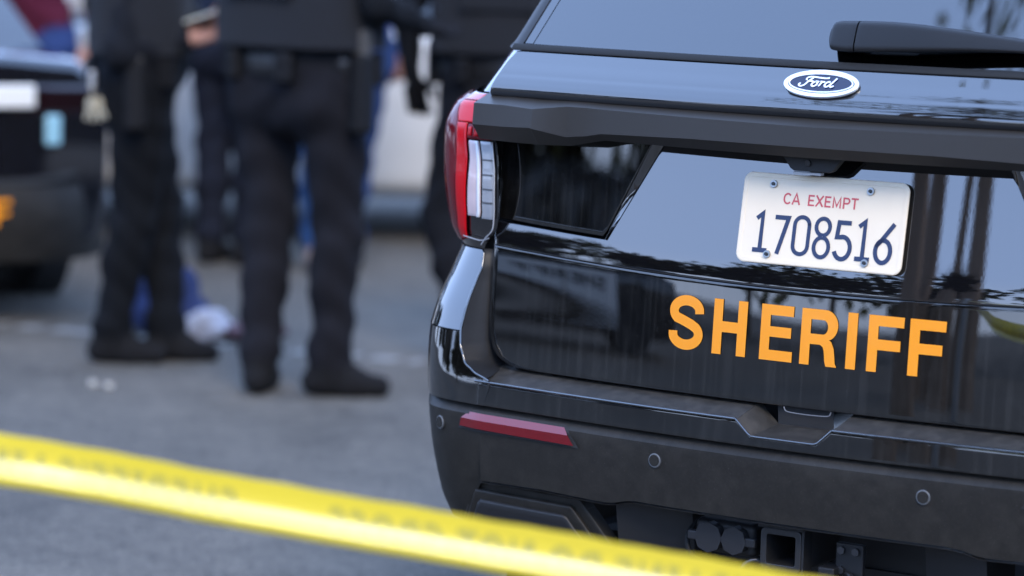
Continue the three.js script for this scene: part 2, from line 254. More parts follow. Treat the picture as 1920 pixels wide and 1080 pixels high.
{ // oval badge
  const b = new THREE.Group(); b.name = 'badge'; b.position.set(0.0015, 1.2975, zUpper(0, 1.2975) + 0.004); b.rotation.x = -R(41.5); suv.add(b);
  const oval = (rx, ry, h, z) => { const s = new THREE.Shape(); s.absellipse(0, 0, rx, ry, 0, 2 * Math.PI); const g = new THREE.ExtrudeGeometry(s, { depth: h, bevelEnabled: true, bevelSize: 0.0012, bevelThickness: 0.0012, bevelSegments: 3, curveSegments: 48 }); g.translate(0, 0, z); return g; };
  const ring = (rx, ry, w, h, z) => { const s = new THREE.Shape(); s.absellipse(0, 0, rx, ry, 0, 2 * Math.PI); const q = new THREE.Path(); q.absellipse(0, 0, rx - w, ry - w, 0, 2 * Math.PI); s.holes.push(q); const g = new THREE.ExtrudeGeometry(s, { depth: h, bevelEnabled: true, bevelSize: 0.0006, bevelThickness: 0.0008, bevelSegments: 2, curveSegments: 48 }); g.translate(0, 0, z); return g; };
  mesh('badge_backing', oval(0.0655, 0.0265, 0.004, -0.006), blackPlastic, b);
  const silver = std(0.85, 0.86, 0.86, 0.3, { metalness: 0.4 });
  mesh('badge_field', oval(0.058, 0.0205, 0.002, 0.0005), phy(0.004, 0.008, 0.035, 0.2, { clearcoat: 0.3 }), b);
  mesh('badge_ring', ring(0.0665, 0.0275, 0.0062, 0.003, 0), silver, b);
  mesh('badge_line', ring(0.0575, 0.0195, 0.0014, 0.0009, 0.0035), silver, b);
  const st = [ // handwriting strokes of the name on the badge, in units of 1 mm
    [[-31, -2], [-33, -5], [-30, -8], [-25, -6], [-21, 0], [-17, 6], [-14, 9]],
    [[-23, 4], [-24, 7], [-21, 10.5], [-14, 11], [-4, 10], [6, 9.5], [11, 10.5]],
    [[-22, 1.5], [-17, 2.5], [-12, 2]],
    [[-8, 2.5], [-12, -1], [-13, -5], [-10, -7.5], [-6, -5], [-5, 0], [-8, 2.5], [-3, 1.5]],
    [[-1, 2.5], [1.5, 2], [0, -3], [-1.5, -7]], [[0, -2], [3, 1.5], [6.5, 2]],
    [[15, 2], [11, 2], [8, -2], [8, -6], [11, -7.5], [15, -4], [17, 0]], [[23, 10], [18, 0], [16, -5], [18, -7.5], [22, -5]],
  ];
  st.forEach((s, i) => { const c = new THREE.CatmullRomCurve3(s.map(([x, y]) => new THREE.Vector3(x / 1000 * 1.15, y / 1000 * 1.05, 0)), false, 'centripetal').getPoints(26); const g = ribbon(c.map((p) => [p.x, p.y]), 0.0030); g.translate(0, 0, 0.0046 + i * 0.00012); mesh('badge_letter', g, silver, b); });
}

// rear corners: one plan curve, shifted with height
const REL = [[0.155, 0.067], [0.075, 0.050], [0.03, 0.030], [0, 0], [-0.035, -0.058], [-0.085, -0.168], [-0.155, -0.488], [-0.185, -0.888], [-0.2, -1.6], [-0.2, -3.3], [-0.165, -4.2], [-0.02, -4.72]];
const LV = {
  low: [[0.478, -0.751, -0.06], [0.521, -0.76, -0.04], [0.592, -0.766, -0.02], [0.651, -0.771, -0.012], [0.703, -0.777, -0.012]],
  bump: [[0.703, -0.777, -0.014], [0.75, -0.784, -0.02], [0.792, -0.789, -0.028], [0.826, -0.790, -0.035]],
  quart: [[0.826, -0.790, -0.035], [0.87, -0.784, -0.05], [0.916, -0.773, -0.07], [0.968, -0.760, -0.09]],
  lamp: [[0.966, -0.761, -0.088], [1.002, -0.779, -0.08], [1.069, -0.791, -0.075], [1.116, -0.797, -0.078], [1.183, -0.799, -0.085], [1.222, -0.787, -0.1], [1.244, -0.755, -0.115]],
  upq: [[1.242, -0.746, -0.12], [1.28, -0.733, -0.15], [1.322, -0.718, -0.183]],
};
function corner(t, y, s, off = 0) {
  const T = LV[t]; let i = 0; while (i < T.length - 2 && y > T[i + 1][0]) i++;
  const [, x, z] = crom(T, i + (y - T[i][0]) / (T[i + 1][0] - T[i][0])), [a, b] = crom(REL, s);
  if (!off) return [x + a, y, z + b];
  const e = crom(REL, s + 0.05), dx = e[0] - a, dz = e[1] - b, l = Math.hypot(dx, dz) || 1; return [x + a + dz / l * off, y, z + b - dx / l * off];
}
function patch(t, y0, y1, sa, sb, off = 0, nu = 16, nv = 20, rim = 0) { // sa = inner edge, sb = outer edge (functions of y)
  const f = (u, v) => { const y = lerp(y0, y1, v); return corner(t, y, lerp(sb(y), sa(y), u), off); };
  if (!rim) return surf(f, nu, nv, (p) => [p[0] + p[2], p[1]]);
  return surf((u, v) => { const U = (u * (nu + 2) - 1) / nu, V = (v * (nv + 2) - 1) / nv, edge = U < -1e-6 || U > 1 + 1e-6 || V < -1e-6 || V > 1 + 1e-6, y = lerp(y0, y1, clamp(V)); return corner(t, y, lerp(sb(y), sa(y), clamp(U)), off - (edge ? rim : 0)); }, nu + 2, nv + 2, (p) => [p[0] + p[2], p[1]]);
}
const QIN = pl([[0.828, 0.647], [0.868, 0.694], [0.914, 0.753], [0.938, 0.768], [0.961, 0.9], [0.968, 1.1]]), BIN = pl([[0.703, -0.05], [0.7455, -0.35], [0.749, -0.3], [0.759, 0.146], [0.773, 0.421], [0.802, 0.589], [0.828, 0.645]]);
const K = (v) => () => v;
{
  both('quarter_panel', patch('quart', 0.8275, 0.966, QIN, K(5), 0, 50, 24), cleanPaint, suv);
  both('upper_quarter_panel', patch('upq', 1.243, 1.325, pl([[1.243, 1.5], [1.282, 1.6], [1.325, 1.7]]), K(5), 0, 20, 12), cleanPaint, suv);
  // painted upper bumper: corners, then the face under the loading sill with its dropped notch
  const cg = patch('bump', 0.7045, 0.8255, BIN, K(5), 0, 60, 40);
  const NOTCH = pl([[-0.64, 0.7455], [-0.095, 0.7455], [-0.068, 0.7205], [0.053, 0.7205], [0.078, 0.7455], [0.64, 0.7455]]);
  const knots = [-0.6295, -0.5, -0.3, -0.11, -0.095, -0.068, 0.053, 0.078, 0.11, 0.3, 0.5, 0.6295], xs = (u) => { const s = u * 11, i = Math.min(10, Math.floor(s)); return lerp(knots[i], knots[i + 1], s - i); };
  const zB = (x, y) => 0.101 - 0.07 * (y - 0.703) - bow(x);
  mesh('bumper_face', panel({ x0: -0.632, x1: 0.632, yb: K(0.7045), yt: NOTCH, zf: zB, nu: 132, nv: 8, r: 0.001, t: 0.012, xs }), paint, suv);
  both('bumper_corner', cg, paint, suv);
  // scuffed pad on top of the bumper
  const padTop = (x0, x1, n) => surf((u, v) => { const x = lerp(x0, x1, u), d = v; return [x, lerp(0.7455, 0.764, d), lerp(zB(x, 0.7455) - 0.001, 0.012 - bow(x), d)]; }, n, 8, (p) => [p[0], p[2]]);
  mesh('sill_pad', [padTop(-0.66, -0.0955, 40), padTop(0.0785, 0.66, 40)], sillPlastic, suv);
  const nf = (p, q, a, b) => surf((u, v) => { const k = lerp(0, 1, u); return [lerp(lerp(p[0], q[0], k), lerp(a[0], b[0], k), v), lerp(lerp(p[1], q[1], k), lerp(a[1], b[1], k), v), lerp(lerp(p[2], q[2], k), lerp(a[2], b[2], k), v)]; }, 6, 6, (p) => [p[0], p[2]]);
  const e = [[-0.095, 0.7455], [-0.068, 0.7205], [0.053, 0.7205], [0.078, 0.7455]].map(([x, y]) => [x, y, zB(x, y) - 0.001]), k2 = [[-0.095, 0.7637, 0.012], [-0.056, 0.733, 0.020], [0.044, 0.733, 0.020], [0.080, 0.7637, 0.012]];
  mesh('sill_notch', [nf(e[0], e[1], k2[0], k2[1]), nf(e[1], e[2], k2[1], k2[2]), nf(e[2], e[3], k2[2], k2[3])], sillPlastic, suv);
  mesh('handle_recess', surf((u, v) => [lerp(-0.056, 0.046, u), lerp(0.731, 0.770, v), 0.021 + 0.004 * v], 4, 4), darkVoid, suv);
  mesh('handle_lip', tube([[-0.036, 0.7665, 0.043], [-0.033, 0.7605, 0.0435], [-0.026, 0.7585, 0.0435], [0.04, 0.7585, 0.0435], [0.048, 0.7605, 0.0435], [0.05, 0.7665, 0.043]], 0.0011, 6), std(0.12, 0.12, 0.125, 0.4), suv);
  // rounded gloss black edge that runs down the corner and along the sill
  const E1 = []; for (const [y, t] of [[0.961, 'quart'], [0.938, 'quart'], [0.914, 'quart'], [0.89, 'quart'], [0.868, 'quart'], [0.85, 'quart'], [0.829, 'quart']]) E1.push(corner(t, y, QIN(y), 0.0005));
  for (const y of [0.815, 0.802, 0.787, 0.773, 0.765, 0.759, 0.753, 0.749]) E1.push(corner('bump', y, BIN(y), 0.0005));
  const side = tube(E1, 0.0022, 8, false, 120), runX = [-0.639]; for (let x = -0.6; x < -0.1; x += 0.05) runX.push(x); runX.push(-0.097);
  const run = (s) => { const q = runX.map((x) => [x, 0.7462, zB(x, 0.7455)]); return q.map(([x, y, z]) => [s * x, y, z]); };
  const edgeMat = cleanPaint;
  for (const g of [side, mirrorX(side)]) mesh('bumper_edge', g, edgeMat, suv);
  const rl = run(1), rr = run(-1).reverse().filter((p) => p[0] > 0.08); rr.unshift([0.0795, 0.7462, zB(0.08, 0.7455)]);
  mesh('sill_edge', [tube(rl, 0.0024, 8, false, 60), tube(rr, 0.0024, 8, false, 60), polytube([[-0.097, 0.7462, zB(0.09, 0.7455)], [-0.0685, 0.7212, zB(0.06, 0.7205)], [-0.062, 0.7205, zB(0.06, 0.7205)], [0.047, 0.7205, zB(0.06, 0.7205)], [0.0535, 0.7212, zB(0.06, 0.7205)], [0.0795, 0.7462, zB(0.09, 0.7455)]], 0.0022)], edgeMat, suv);
  // dark channel between tailgate and corner
  const ch = surf((u, v) => { const y = lerp(0.752, 0.968, v), a = y > 0.828 ? corner('quart', y, QIN(Math.min(y, 0.966))) : corner('bump', Math.min(y, 0.8255), BIN(Math.min(y, 0.825))); const b = [-0.640, Math.max(y, 0.766), -0.060]; const t = u; return [lerp(a[0] + 0.001, b[0], t), lerp(y, b[1], t), lerp(a[2] - 0.002, b[2], Math.pow(t, 0.8))]; }, 8, 40);
  both('door_channel', ch, blackPlastic, suv);
  const fill = surf((u, v) => [lerp(-0.70, -0.60, u), lerp(0.70, 0.765, v), -0.05], 2, 2); both('channel_floor', fill, darkVoid, suv);
  // lower bumper in grey moulded plastic
  const zLow = (x, y) => { const d = 0.703 - y; return (d < 0.017 ? lerp(0.088, 0.104, d / 0.017) : 0.104 - 0.03 * (d - 0.017) - 0.35 * (d - 0.017) * (d - 0.017)) - bow(x); };
  const lowY = (v) => (v < 0.14 ? lerp(0.7035, 0.686, v / 0.14) : lerp(0.686, 0, 0));
  const botM = pl([[-0.66, 0.567], [-0.64, 0.570], [-0.484, 0.574], [-0.36, 0.571], [-0.336, 0.572], [-0.31, 0.579], [-0.293, 0.582], [0.281, 0.582], [0.31, 0.579], [0.336, 0.572], [0.36, 0.571], [0.484, 0.574], [0.64, 0.570], [0.66, 0.567]]);
  const chamfer = surf((u, v) => { const x = lerp(-0.622, 0.622, u), y = lerp(0.6865, 0.7035, v); return [x, y, zLow(x, y)]; }, 90, 3), main = surf((u, v) => { const x = lerp(-0.622, 0.622, u), b = botM(x), y = lerp(b, 0.6865, v); return [x, y, zLow(x, y)]; }, 120, 14), lip = surf((u, v) => { const x = lerp(-0.622, 0.622, u), y = botM(x); return [x, y - 0.004 * Math.sin(v * 1.5), zLow(x, y) - 0.05 * (1 - v)]; }, 120, 4);
  const cz = (y) => -0.04;
  const cch = surf((u, v) => { const y = lerp(0.6865, 0.7035, v), p = corner('low', Math.min(y, 0.703), lerp(5, -0.02, u)); return [p[0], y, p[2] + (y > 0.6865 ? -0.016 * (y - 0.6865) / 0.017 * smooth(5, 1, lerp(5, 0, u)) : 0)]; }, 50, 3), cmain = surf((u, v) => { const y = lerp(lerp(0.567, 0.48, smooth(0.97, 0.80, u)), 0.6865, v), p = corner('low', y, lerp(5, -0.02, u)); return p; }, 50, 18);
  mesh('lower_bumper', [chamfer, main, lip, cch, mirrorX(cch), cmain, mirrorX(cmain)], plastic, suv);
  // moulded pods below each corner
  const pod = (o, y0, y1, xa, xb, depth) => panel({ x0: xa, x1: xb, yb: K(y0), yt: (x) => Math.min(y1, y0 + (xb - x) * 1.25 + 0.012, y0 + (x - xa) * 2.2 + 0.03), zf: (x, y) => zLow(x, 0.58) + o - 0.25 * (0.58 - y), nu: 36, nv: 10, r: 0.006, t: depth });
  both('bumper_pod', pod(-0.016, 0.43, 0.566, -0.70, -0.318, 0.03), plastic, suv, (m, fl) => {
    mesh('pod_ridge', fl(pod(-0.008, 0.43, 0.551, -0.688, -0.345, 0.02)), plastic, m);
    mesh('pod_inset', fl(pod(-0.004, 0.43, 0.533, -0.672, -0.372, 0.02)), blackPlastic, m);
  });
  // recess with tow hitch
  mesh('hitch_recess', surf((u, v) => [lerp(-0.34, 0.34, u), lerp(0.40, 0.60, v), -0.06 - 0.02 * Math.sin(u * 3.1)], 10, 4), blackPlastic, suv);
  both('recess_cheek', surf((u, v) => [lerp(-0.34, -0.215, u), lerp(0.42, 0.578, v), lerp(0.062, 0.02, u) - 0.2 * (0.58 - lerp(0.42, 0.578, v))], 8, 6), blackPlastic, suv);
  const hs = new THREE.Shape(), rr2 = (s, x, y, w, h, r) => { s.moveTo(x + r, y); s.lineTo(x + w - r, y); s.quadraticCurveTo(x + w, y, x + w, y + r); s.lineTo(x + w, y + h - r); s.quadraticCurveTo(x + w, y + h, x + w - r, y + h); s.lineTo(x + r, y + h); s.quadraticCurveTo(x, y + h, x, y + h - r); s.lineTo(x, y + r); s.quadraticCurveTo(x, y, x + r, y); return s; };
  rr2(hs, -0.036, -0.034, 0.072, 0.068, 0.01); hs.holes.push(rr2(new THREE.Path(), -0.028, -0.026, 0.056, 0.052, 0.006));
  const hg = new THREE.ExtrudeGeometry(hs, { depth: 0.19, bevelEnabled: true, bevelSize: 0.0015, bevelThickness: 0.0015, bevelSegments: 2 }); hg.translate(-0.023, 0.53, -0.13);
  const hitch = mesh('hitch_receiver', hg, phy(0.02, 0.02, 0.021, 0.4, {}), suv);
  mesh('hitch_collar', [box(0.086, 0.004, 0.03, -0.023, 0.567, 0.045), box(0.004, 0.08, 0.03, 0.017, 0.53, 0.045), box(0.03, 0.02, 0.10, 0.055, 0.50, 0.0, 0.003)], blackPlastic, hitch);
  const conn = mesh('trailer_socket', [box(0.116, 0.058, 0.05, -0.141, 0.531, 0.012, 0.012)], blackPlastic, suv);
  for (const [x, r] of [[-0.163, 0.026], [-0.115, 0.024]]) { const c = mesh('socket_cap', [cyl(r, r, 0.02, x, 0.532, 0.045, 8, 'z'), box(0.02, 0.016, 0.012, x + (x < -0.14 ? -0.03 : 0.03), 0.532, 0.048, 0.003)], phy(0.016, 0.016, 0.018, 0.45, {}), conn); }
  mesh('tow_bracket', [box(0.05, 0.06, 0.012, 0.085, 0.52, 0.02, 0.003), box(0.09, 0.012, 0.05, 0.09, 0.487, 0.03, 0.003), box(0.9, 0.06, 0.06, 0, 0.46, -0.10)], blackPlastic, suv);
  both('chain_loop', new THREE.TorusGeometry(0.022, 0.005, 8, 20).rotateY(0.5).translate(-0.085, 0.478, 0.03), alloy, suv);
  mesh('hitch_wiring', tube([[-0.20, 0.56, -0.02], [-0.215, 0.525, 0.03], [-0.20, 0.49, 0.035], [-0.16, 0.475, 0.0], [-0.10, 0.49, -0.05]], 0.005, 6), rubber, suv);
  for (const [x, y] of [[0.072, 0.538], [0.098, 0.538], [0.072, 0.505]]) mesh('bracket_bolt', cyl(0.007, 0.007, 0.006, x, y, 0.029, 6, 'z'), alloy, suv);
  // reflectors and parking sensors
  const refl = (x0, x1, x2, x3) => { const q = (a, b, c, d) => surf((u, v) => [lerp(lerp(a[0], b[0], u), lerp(d[0], c[0], u), v), lerp(lerp(a[1], b[1], u), lerp(d[1], c[1], u), v), 0], 20, 4); const f = (g, lift) => warp(g, (x, y) => [x, y, 0.003 + (y > 0.679 ? 0.104 - bow(x) - (y - 0.679) * 0.9 + 0.004 : 0.104 - bow(x) + 0.004 - 0.10 * (0.679 - y)) - smooth(-0.62, -0.67, x) * 0.006]); return [f(q([-0.664, 0.679], [-0.424, 0.679], [-0.437, 0.690], [-0.652, 0.690])), f(q([-0.668, 0.664], [-0.412, 0.662], [-0.424, 0.679], [-0.664, 0.679]))]; };
  const red = phy(0.15, 0.003, 0.008, 0.15, { clearcoat: 0.6, clearcoatRoughness: 0.03, bumpMap: tex(64, (k, i, j) => ((i % 8) / 8 + (j % 8) / 8) / 2, 0.02, false), bumpScale: 0.00005 });
  const fr = (g) => g, rfm = refl();
  both('rear_reflector', merge(rfm), red, suv, (m, fl) => mesh('reflector_rim', fl(surf((u, v) => { const x = lerp(lerp(-0.674, -0.403, u), lerp(-0.656, -0.433, u), v), y = lerp(0.6585, 0.6945, v); return [x, y, 0.1054 - bow(x) - Math.max(0, y - 0.684) * 0.8 - smooth(-0.62, -0.67, x) * 0.006]; }, 24, 12)), darkVoid, m));
  const sensor = (p, nx) => { const g = new THREE.Group(); g.name = 'parking_sensor'; g.position.set(...p); g.rotation.y = nx; suv.add(g); const t1 = new THREE.TorusGeometry(0.0105, 0.0016, 8, 28); mesh('sensor_ring', t1, std(0.10, 0.105, 0.11, 0.4), g); mesh('sensor_gap', cyl(0.0135, 0.0135, 0.002, 0, 0, -0.0012, 28, 'z'), darkVoid, g); mesh('sensor_face', cyl(0.0098, 0.0095, 0.004, 0, 0, 0.0002, 28, 'z'), plastic, g); };
  for (const x of [-0.247, 0.243]) sensor([x, 0.6582, zLow(x, 0.6582) + 0.001], x * 0.28);
  for (const s of [-1, 1]) { const p = corner('low', 0.661, 1.47, 0.001), q = corner('low', 0.661, 1.6); sensor([s * -p[0], p[1], p[2]], s * 0.46); }
}
{ // tail lamps
  const inner = sp([[0.970, 0.95], [0.99, 0.55], [1.005, 0.268], [1.036, 0.111], [1.102, 0.0], [1.162, 0.084], [1.207, 0.445], [1.239, 1.25]]);
  const black = phy(0.006, 0.005, 0.006, 0.08, { clearcoat: 1, ior: 1.6 });
  const redDark = phy(0.12, 0.003, 0.008, 0.12, { specularIntensity: 0.7 }), redBright = phy(0.52, 0.002, 0.008, 0.2, { clearcoat: 0.15, clearcoatRoughness: 0.02, ior: 1.4 });
  const clear = phy(0.60, 0.47, 0.47, 0.22, { clearcoat: 1, clearcoatRoughness: 0.03, bumpMap: tex(128, (k, i, j) => 0.5 + 0.5 * Math.sin(j / 128 * 12.566) * 0.6 + 0.2 * Math.sin(i / 128 * 25.13), 0.09, false), bumpScale: 0.0012 });
  const grey = phy(0.30, 0.31, 0.33, 0.2, { clearcoat: 1, bumpMap: clear.bumpMap, bumpScale: 0.0012 });
  both('tail_lamp', patch('lamp', 0.968, 1.241, inner, K(5), -0.004, 40, 40), black, suv, (m, fl) => {
    const strip = sp([[0.975, 1.95], [1.0, 1.75], [1.027, 1.58], [1.122, 1.34], [1.19, 1.45], [1.219, 1.95], [1.236, 2.2]]), strip2 = sp([[0.975, 1.6], [1.0, 1.28], [1.029, 1.10], [1.122, 0.88], [1.16, 0.93], [1.2, 1.0]]);
    mesh('side_lens', fl(patch('lamp', 0.978, 1.236, (y) => strip(y) + 0.06, K(4.7), 0.001, 24, 40, 0.003)), redDark, m);
    mesh('light_bar', fl(patch('lamp', 0.984, 1.190, strip2, strip, 0.003, 8, 40, 0.003)), redBright, m);
    mesh('top_lens', fl(patch('lamp', 1.191, 1.228, (y) => inner(y) + 0.10, strip, 0.003, 12, 12, 0.003)), redBright, m);
    mesh('crown_lens', fl(patch('lamp', 1.229, 1.241, (y) => inner(y) + 0.05, (y) => 2.3, 0.003, 12, 6, 0.003)), phy(0.40, 0.04, 0.05, 0.1, { clearcoat: 1 }), m);
    mesh('marker_field', fl(patch('lamp', 1.163, 1.189, (y) => inner(y) + 0.08, (y) => strip2(y) - 0.04, 0.0015, 12, 8, 0.002)), redDark, m);
    for (let k = 0; k < 3; k++) mesh('marker_rib', fl(patch('lamp', 1.168, 1.184, K(0.36 + k * 0.2), K(0.46 + k * 0.2), 0.004, 3, 4, 0.003)), redBright, m);
    mesh('reverse_lamp', fl(patch('lamp', 1.024, 1.160, (y) => inner(y) + 0.10, (y) => inner(y) + 0.40, 0.002, 8, 24, 0.002)), grey, m);
    mesh('signal_lamp', fl(patch('lamp', 1.027, 1.160, (y) => inner(y) + 0.46, (y) => strip2(y) - 0.10, 0.002, 8, 24, 0.002)), clear, m);
    for (const y of [1.052, 1.076, 1.101, 1.127]) mesh('lamp_segment', fl(patch('lamp', y, y + 0.003, (q) => inner(q) + 0.11, (q) => inner(q) + 0.39, 0.0032, 6, 1, 0.002)), phy(0.10, 0.10, 0.105, 0.3, {}), m);
    mesh('lamp_divider', fl(patch('lamp', 1.026, 1.160, (y) => inner(y) + 0.46, (y) => inner(y) + 0.53, 0.0045, 4, 24, 0.002)), phy(0.75, 0.75, 0.76, 0.2, { clearcoat: 1 }), m);
    mesh('lamp_edge', fl(tube([0.976, 0.99, 1.005, 1.03, 1.07, 1.11, 1.16].map((y) => corner('lamp', y, inner(y) + 0.05, 0.003)), 0.0013, 6)), phy(0.4, 0.4, 0.41, 0.2, { clearcoat: 1 }), m);
    mesh('lamp_foot_rib', fl(tube([[1.6, 0.988], [1.2, 0.986], [0.8, 0.984], [0.5, 0.99]].map(([s, y]) => corner('lamp', y, s, 0.003)), 0.0012, 6)), phy(0.3, 0.3, 0.31, 0.2, { clearcoat: 1 }), m);
  });
}
{ // lettering on the tailgate, each letter cut vinyl
  const h = 0.092, y0 = 0.839, w = 0.0175, bar = 0.0172;
  const rect = (x, y, a, b) => [[x, y], [x + a, y], [x + a, y + b], [x, y + b]];
  const L = [];
  const sPts = (() => { const W = 0.068, r = W / 2 - w / 2, cx = W / 2 - 0.001, p = [[cx + r, 0.0625], ...arcPts(cx, 0.0655, r, 0.0180, 14, 90, 8), ...arcPts(cx, 0.0655, r, 0.0180, 98, 222, 14), [cx - 0.009, 0.0505], [cx + 0.009, 0.0440], ...arcPts(cx, 0.0268, r, 0.0180, 42, -82, 14), ...arcPts(cx, 0.0268, r, 0.0180, -90, -172, 10), [cx - r, 0.0305]]; return p; })();
  L.push([-0.2685, [ribbon(sPts, w * 0.98)]]);
  L.push([-0.1825, [flatShape([[0, 0], [w, 0], [w, 0.0375], [0.0645 - w, 0.0375], [0.0645 - w, 0], [0.0645, 0], [0.0645, h], [0.0645 - w, h], [0.0645 - w, 0.0555], [w, 0.0555], [w, h], [0, h]])]]);
  const Epts = (arms) => arms;
  L.push([-0.0915, [flatShape([[0, 0], [0.061, 0], [0.061, bar], [w, bar], [w, 0.039], [0.057, 0.039], [0.057, 0.039 + bar], [w, 0.039 + bar], [w, h - bar], [0.060, h - bar], [0.060, h], [0, h]])]]);
  { // R: stem, bowl and leg as one outline with a counter
    const out = [[0, 0], [w, 0], [w, 0.0345], [0.036, 0.0345], [0.041, 0.031], [0.0435, 0.024], [0.0455, 0.009], [0.048, 0], [0.068, 0], [0.0645, 0.006], [0.0628, 0.018], [0.061, 0.030], [0.056, 0.0405], [0.0515, 0.0435], ...arcPts(0.043, 0.0665, 0.0235, 0.0255, -62, 90, 16), [0, h]];
    const hole = [[w, 0.0515], [0.040, 0.0515], ...arcPts(0.040, 0.0633, 0.0085, 0.0118, -85, 85, 10), [0.040, 0.0751], [w, 0.0751]];
    L.push([-0.0165, [flatShape(out, [hole])]]);
  }
  L.push([0.0668, [flatShape(rect(0, 0, w, h))]]);
  const Fp = [[0, 0], [w, 0], [w, 0.036], [0.057, 0.036], [0.057, 0.036 + bar], [w, 0.036 + bar], [w, h - bar], [0.0615, h - bar], [0.0615, h], [0, h]];
  L.push([0.1038, [flatShape(Fp)]], [0.1755, [flatShape(Fp)]]);
  for (const [x, gs] of L) mesh('letter', gs.map((g) => warp(g, (a, b) => [x + a, y0 + b, zGate(x + a, y0 + b) + 0.0016])), orangeVinyl, suv);
}
{ // number plate
  const T = R(10.1), pc = [0.0049, 1.0717], g = new THREE.Group(); g.name = 'number_plate'; g.position.set(pc[0], pc[1], zGate(0, pc[1]) + 0.0075); g.rotation.x = -T; g.scale.setScalar(0.985); suv.add(g);
  const W = 0.305, H = 0.1525, rr = (w, h, r) => { const s = new THREE.Shape(); s.absarc(w / 2 - r, h / 2 - r, r, 0, Math.PI / 2); s.absarc(-w / 2 + r, h / 2 - r, r, Math.PI / 2, Math.PI); s.absarc(-w / 2 + r, -h / 2 + r, r, Math.PI, 1.5 * Math.PI); s.absarc(w / 2 - r, -h / 2 + r, r, 1.5 * Math.PI, 2 * Math.PI); return s; };
  const white = phy(1, 1, 1, 0.38, { map: tex(256, (k) => { const i = k * 4 % (512 * 512), d = 0.72 - 0.025 * nA[i] - 0.008 * nC[i]; return [d * 1.13, d * 0.96, d * 0.72]; }, 0.3) });
  const ex = (s, d, b) => new THREE.ExtrudeGeometry(s, { depth: d, bevelEnabled: true, bevelSize: b, bevelThickness: b, bevelSegments: 3, curveSegments: 12 });
  const base = ex(rr(W - 0.002, H - 0.002, 0.015), 0.0012, 0.001); base.translate(0, 0, -0.0014);
  const rimS = rr(W - 0.004, H - 0.004, 0.014); rimS.holes.push(new THREE.Path(rr(W - 0.016, H - 0.016, 0.010).getPoints(12))); const rim = ex(rimS, 0.0004, 0.0008); rim.translate(0, 0, 0.0002);
  mesh('plate_sheet', [base, rim], white, g);
  const navy = phy(0.018, 0.032, 0.085, 0.4, {}), red = phy(0.56, 0.085, 0.095, 0.4, {});
  const bigW = 0.0088, h = 0.062, w = 0.027; // digit strokes
  const oval0 = [...arcPts(w / 2, h - w / 2, w / 2, w / 2, 0, 180, 12), ...arcPts(w / 2, w / 2, w / 2, w / 2, 180, 360, 12)]; oval0.push(oval0[0]); oval0.push(oval0[1]);
  const r8 = 0.0125, D = {
    1: [[[0.006, h - 0.008], [0.0165, h + 0.001], [0.0165, 0.003]], [[0.003, 0.001], [0.030, 0.001]]],
    7: [[[0.001, h - 0.0035], [0.026, h - 0.0035], [0.010, -0.003]]],
    0: [oval0],
    8: [[...arcPts(w / 2, h - r8 - 0.001, r8, r8 + 0.0015, -90, 270, 26)], [...arcPts(w / 2, 0.0145, w / 2, 0.0165, 90, 450, 26)]],
    5: [[[0.025, h - 0.0035], [0.003, h - 0.0035], [0.001, 0.034], ...arcPts(0.012, 0.0165, 0.0145, 0.0185, 105, -160, 18)]],
    6: [[[0.030, h + 0.001], [0.009, 0.034], ...arcPts(0.0135, 0.0165, 0.0135, 0.0185, 150, 520, 26)]],
  };
  const xs = [-0.1255, -0.0865, -0.0480, -0.0090, 0.0305, 0.0640, 0.1030];
  [1, 7, 0, 8, 5, 1, 6].forEach((d, i) => { const gs = D[d].map((s, k) => { const q = ribbon(s, bigW * (d === 0 || d === 8 ? 0.78 : 0.86)); q.translate(xs[i], -0.0555, 0.0016 + k * 0.0002); return q; }); mesh('plate_digit', gs, navy, g); });
  const sm = { C: [arcPts(0.0075, 0.0095, 0.0066, 0.0085, 40, 320, 16)], A: [[[0, 0], [0.0068, 0.019], [0.0136, 0]], [[0.0025, 0.006], [0.0111, 0.006]]], E: [[[0.0115, 0.0175], [0.0014, 0.0175], [0.0014, 0.0014], [0.0118, 0.0014]], [[0.0014, 0.0096], [0.0105, 0.0096]]], X: [[[0, 0], [0.013, 0.019]], [[0.013, 0], [0, 0.019]]], M: [[[0.0013, 0], [0.0013, 0.018], [0.0078, 0.003], [0.0143, 0.018], [0.0143, 0]]], P: [[[0.0014, 0], [0.0014, 0.0177], [0.007, 0.0177], ...arcPts(0.0072, 0.0133, 0.0046, 0.0044, 88, -88, 8), [0.007, 0.0089], [0.0014, 0.0089]]], T: [[[0, 0.0178], [0.0132, 0.0178]], [[0.0066, 0.0165], [0.0066, 0]]] };
  let cx = -0.0745; for (const ch of 'CA EXEMPT') { if (ch === ' ') { cx += 0.0125; continue; } const wd = { C: 0.0165, A: 0.0165, E: 0.0148, X: 0.0158, M: 0.0188, P: 0.0148, T: 0.0145 }[ch]; const gs = sm[ch].map((s, k) => { const q = ribbon(s, 0.0030); q.scale(0.98, 0.98, 1); q.translate(cx, 0.026, 0.0013 + k * 0.0002); return q; }); mesh('plate_letter', gs, red, g); cx += wd; }
  for (const [x, y] of [[-0.0955, 0.058], [0.0835, 0.058], [-0.0935, -0.0605], [0.087, -0.0605]]) { const b = mesh('plate_bolt', [cyl(0.0068, 0.0062, 0.003, x, y, 0.003, 20, 'z')], std(0.35, 0.35, 0.34, 0.3, { metalness: 1 }), g); mesh('bolt_head', cyl(0.0034, 0.003, 0.003, x, y, 0.0055, 8, 'z'), std(0.06, 0.06, 0.06, 0.4, { metalness: 1 }), b); }
}
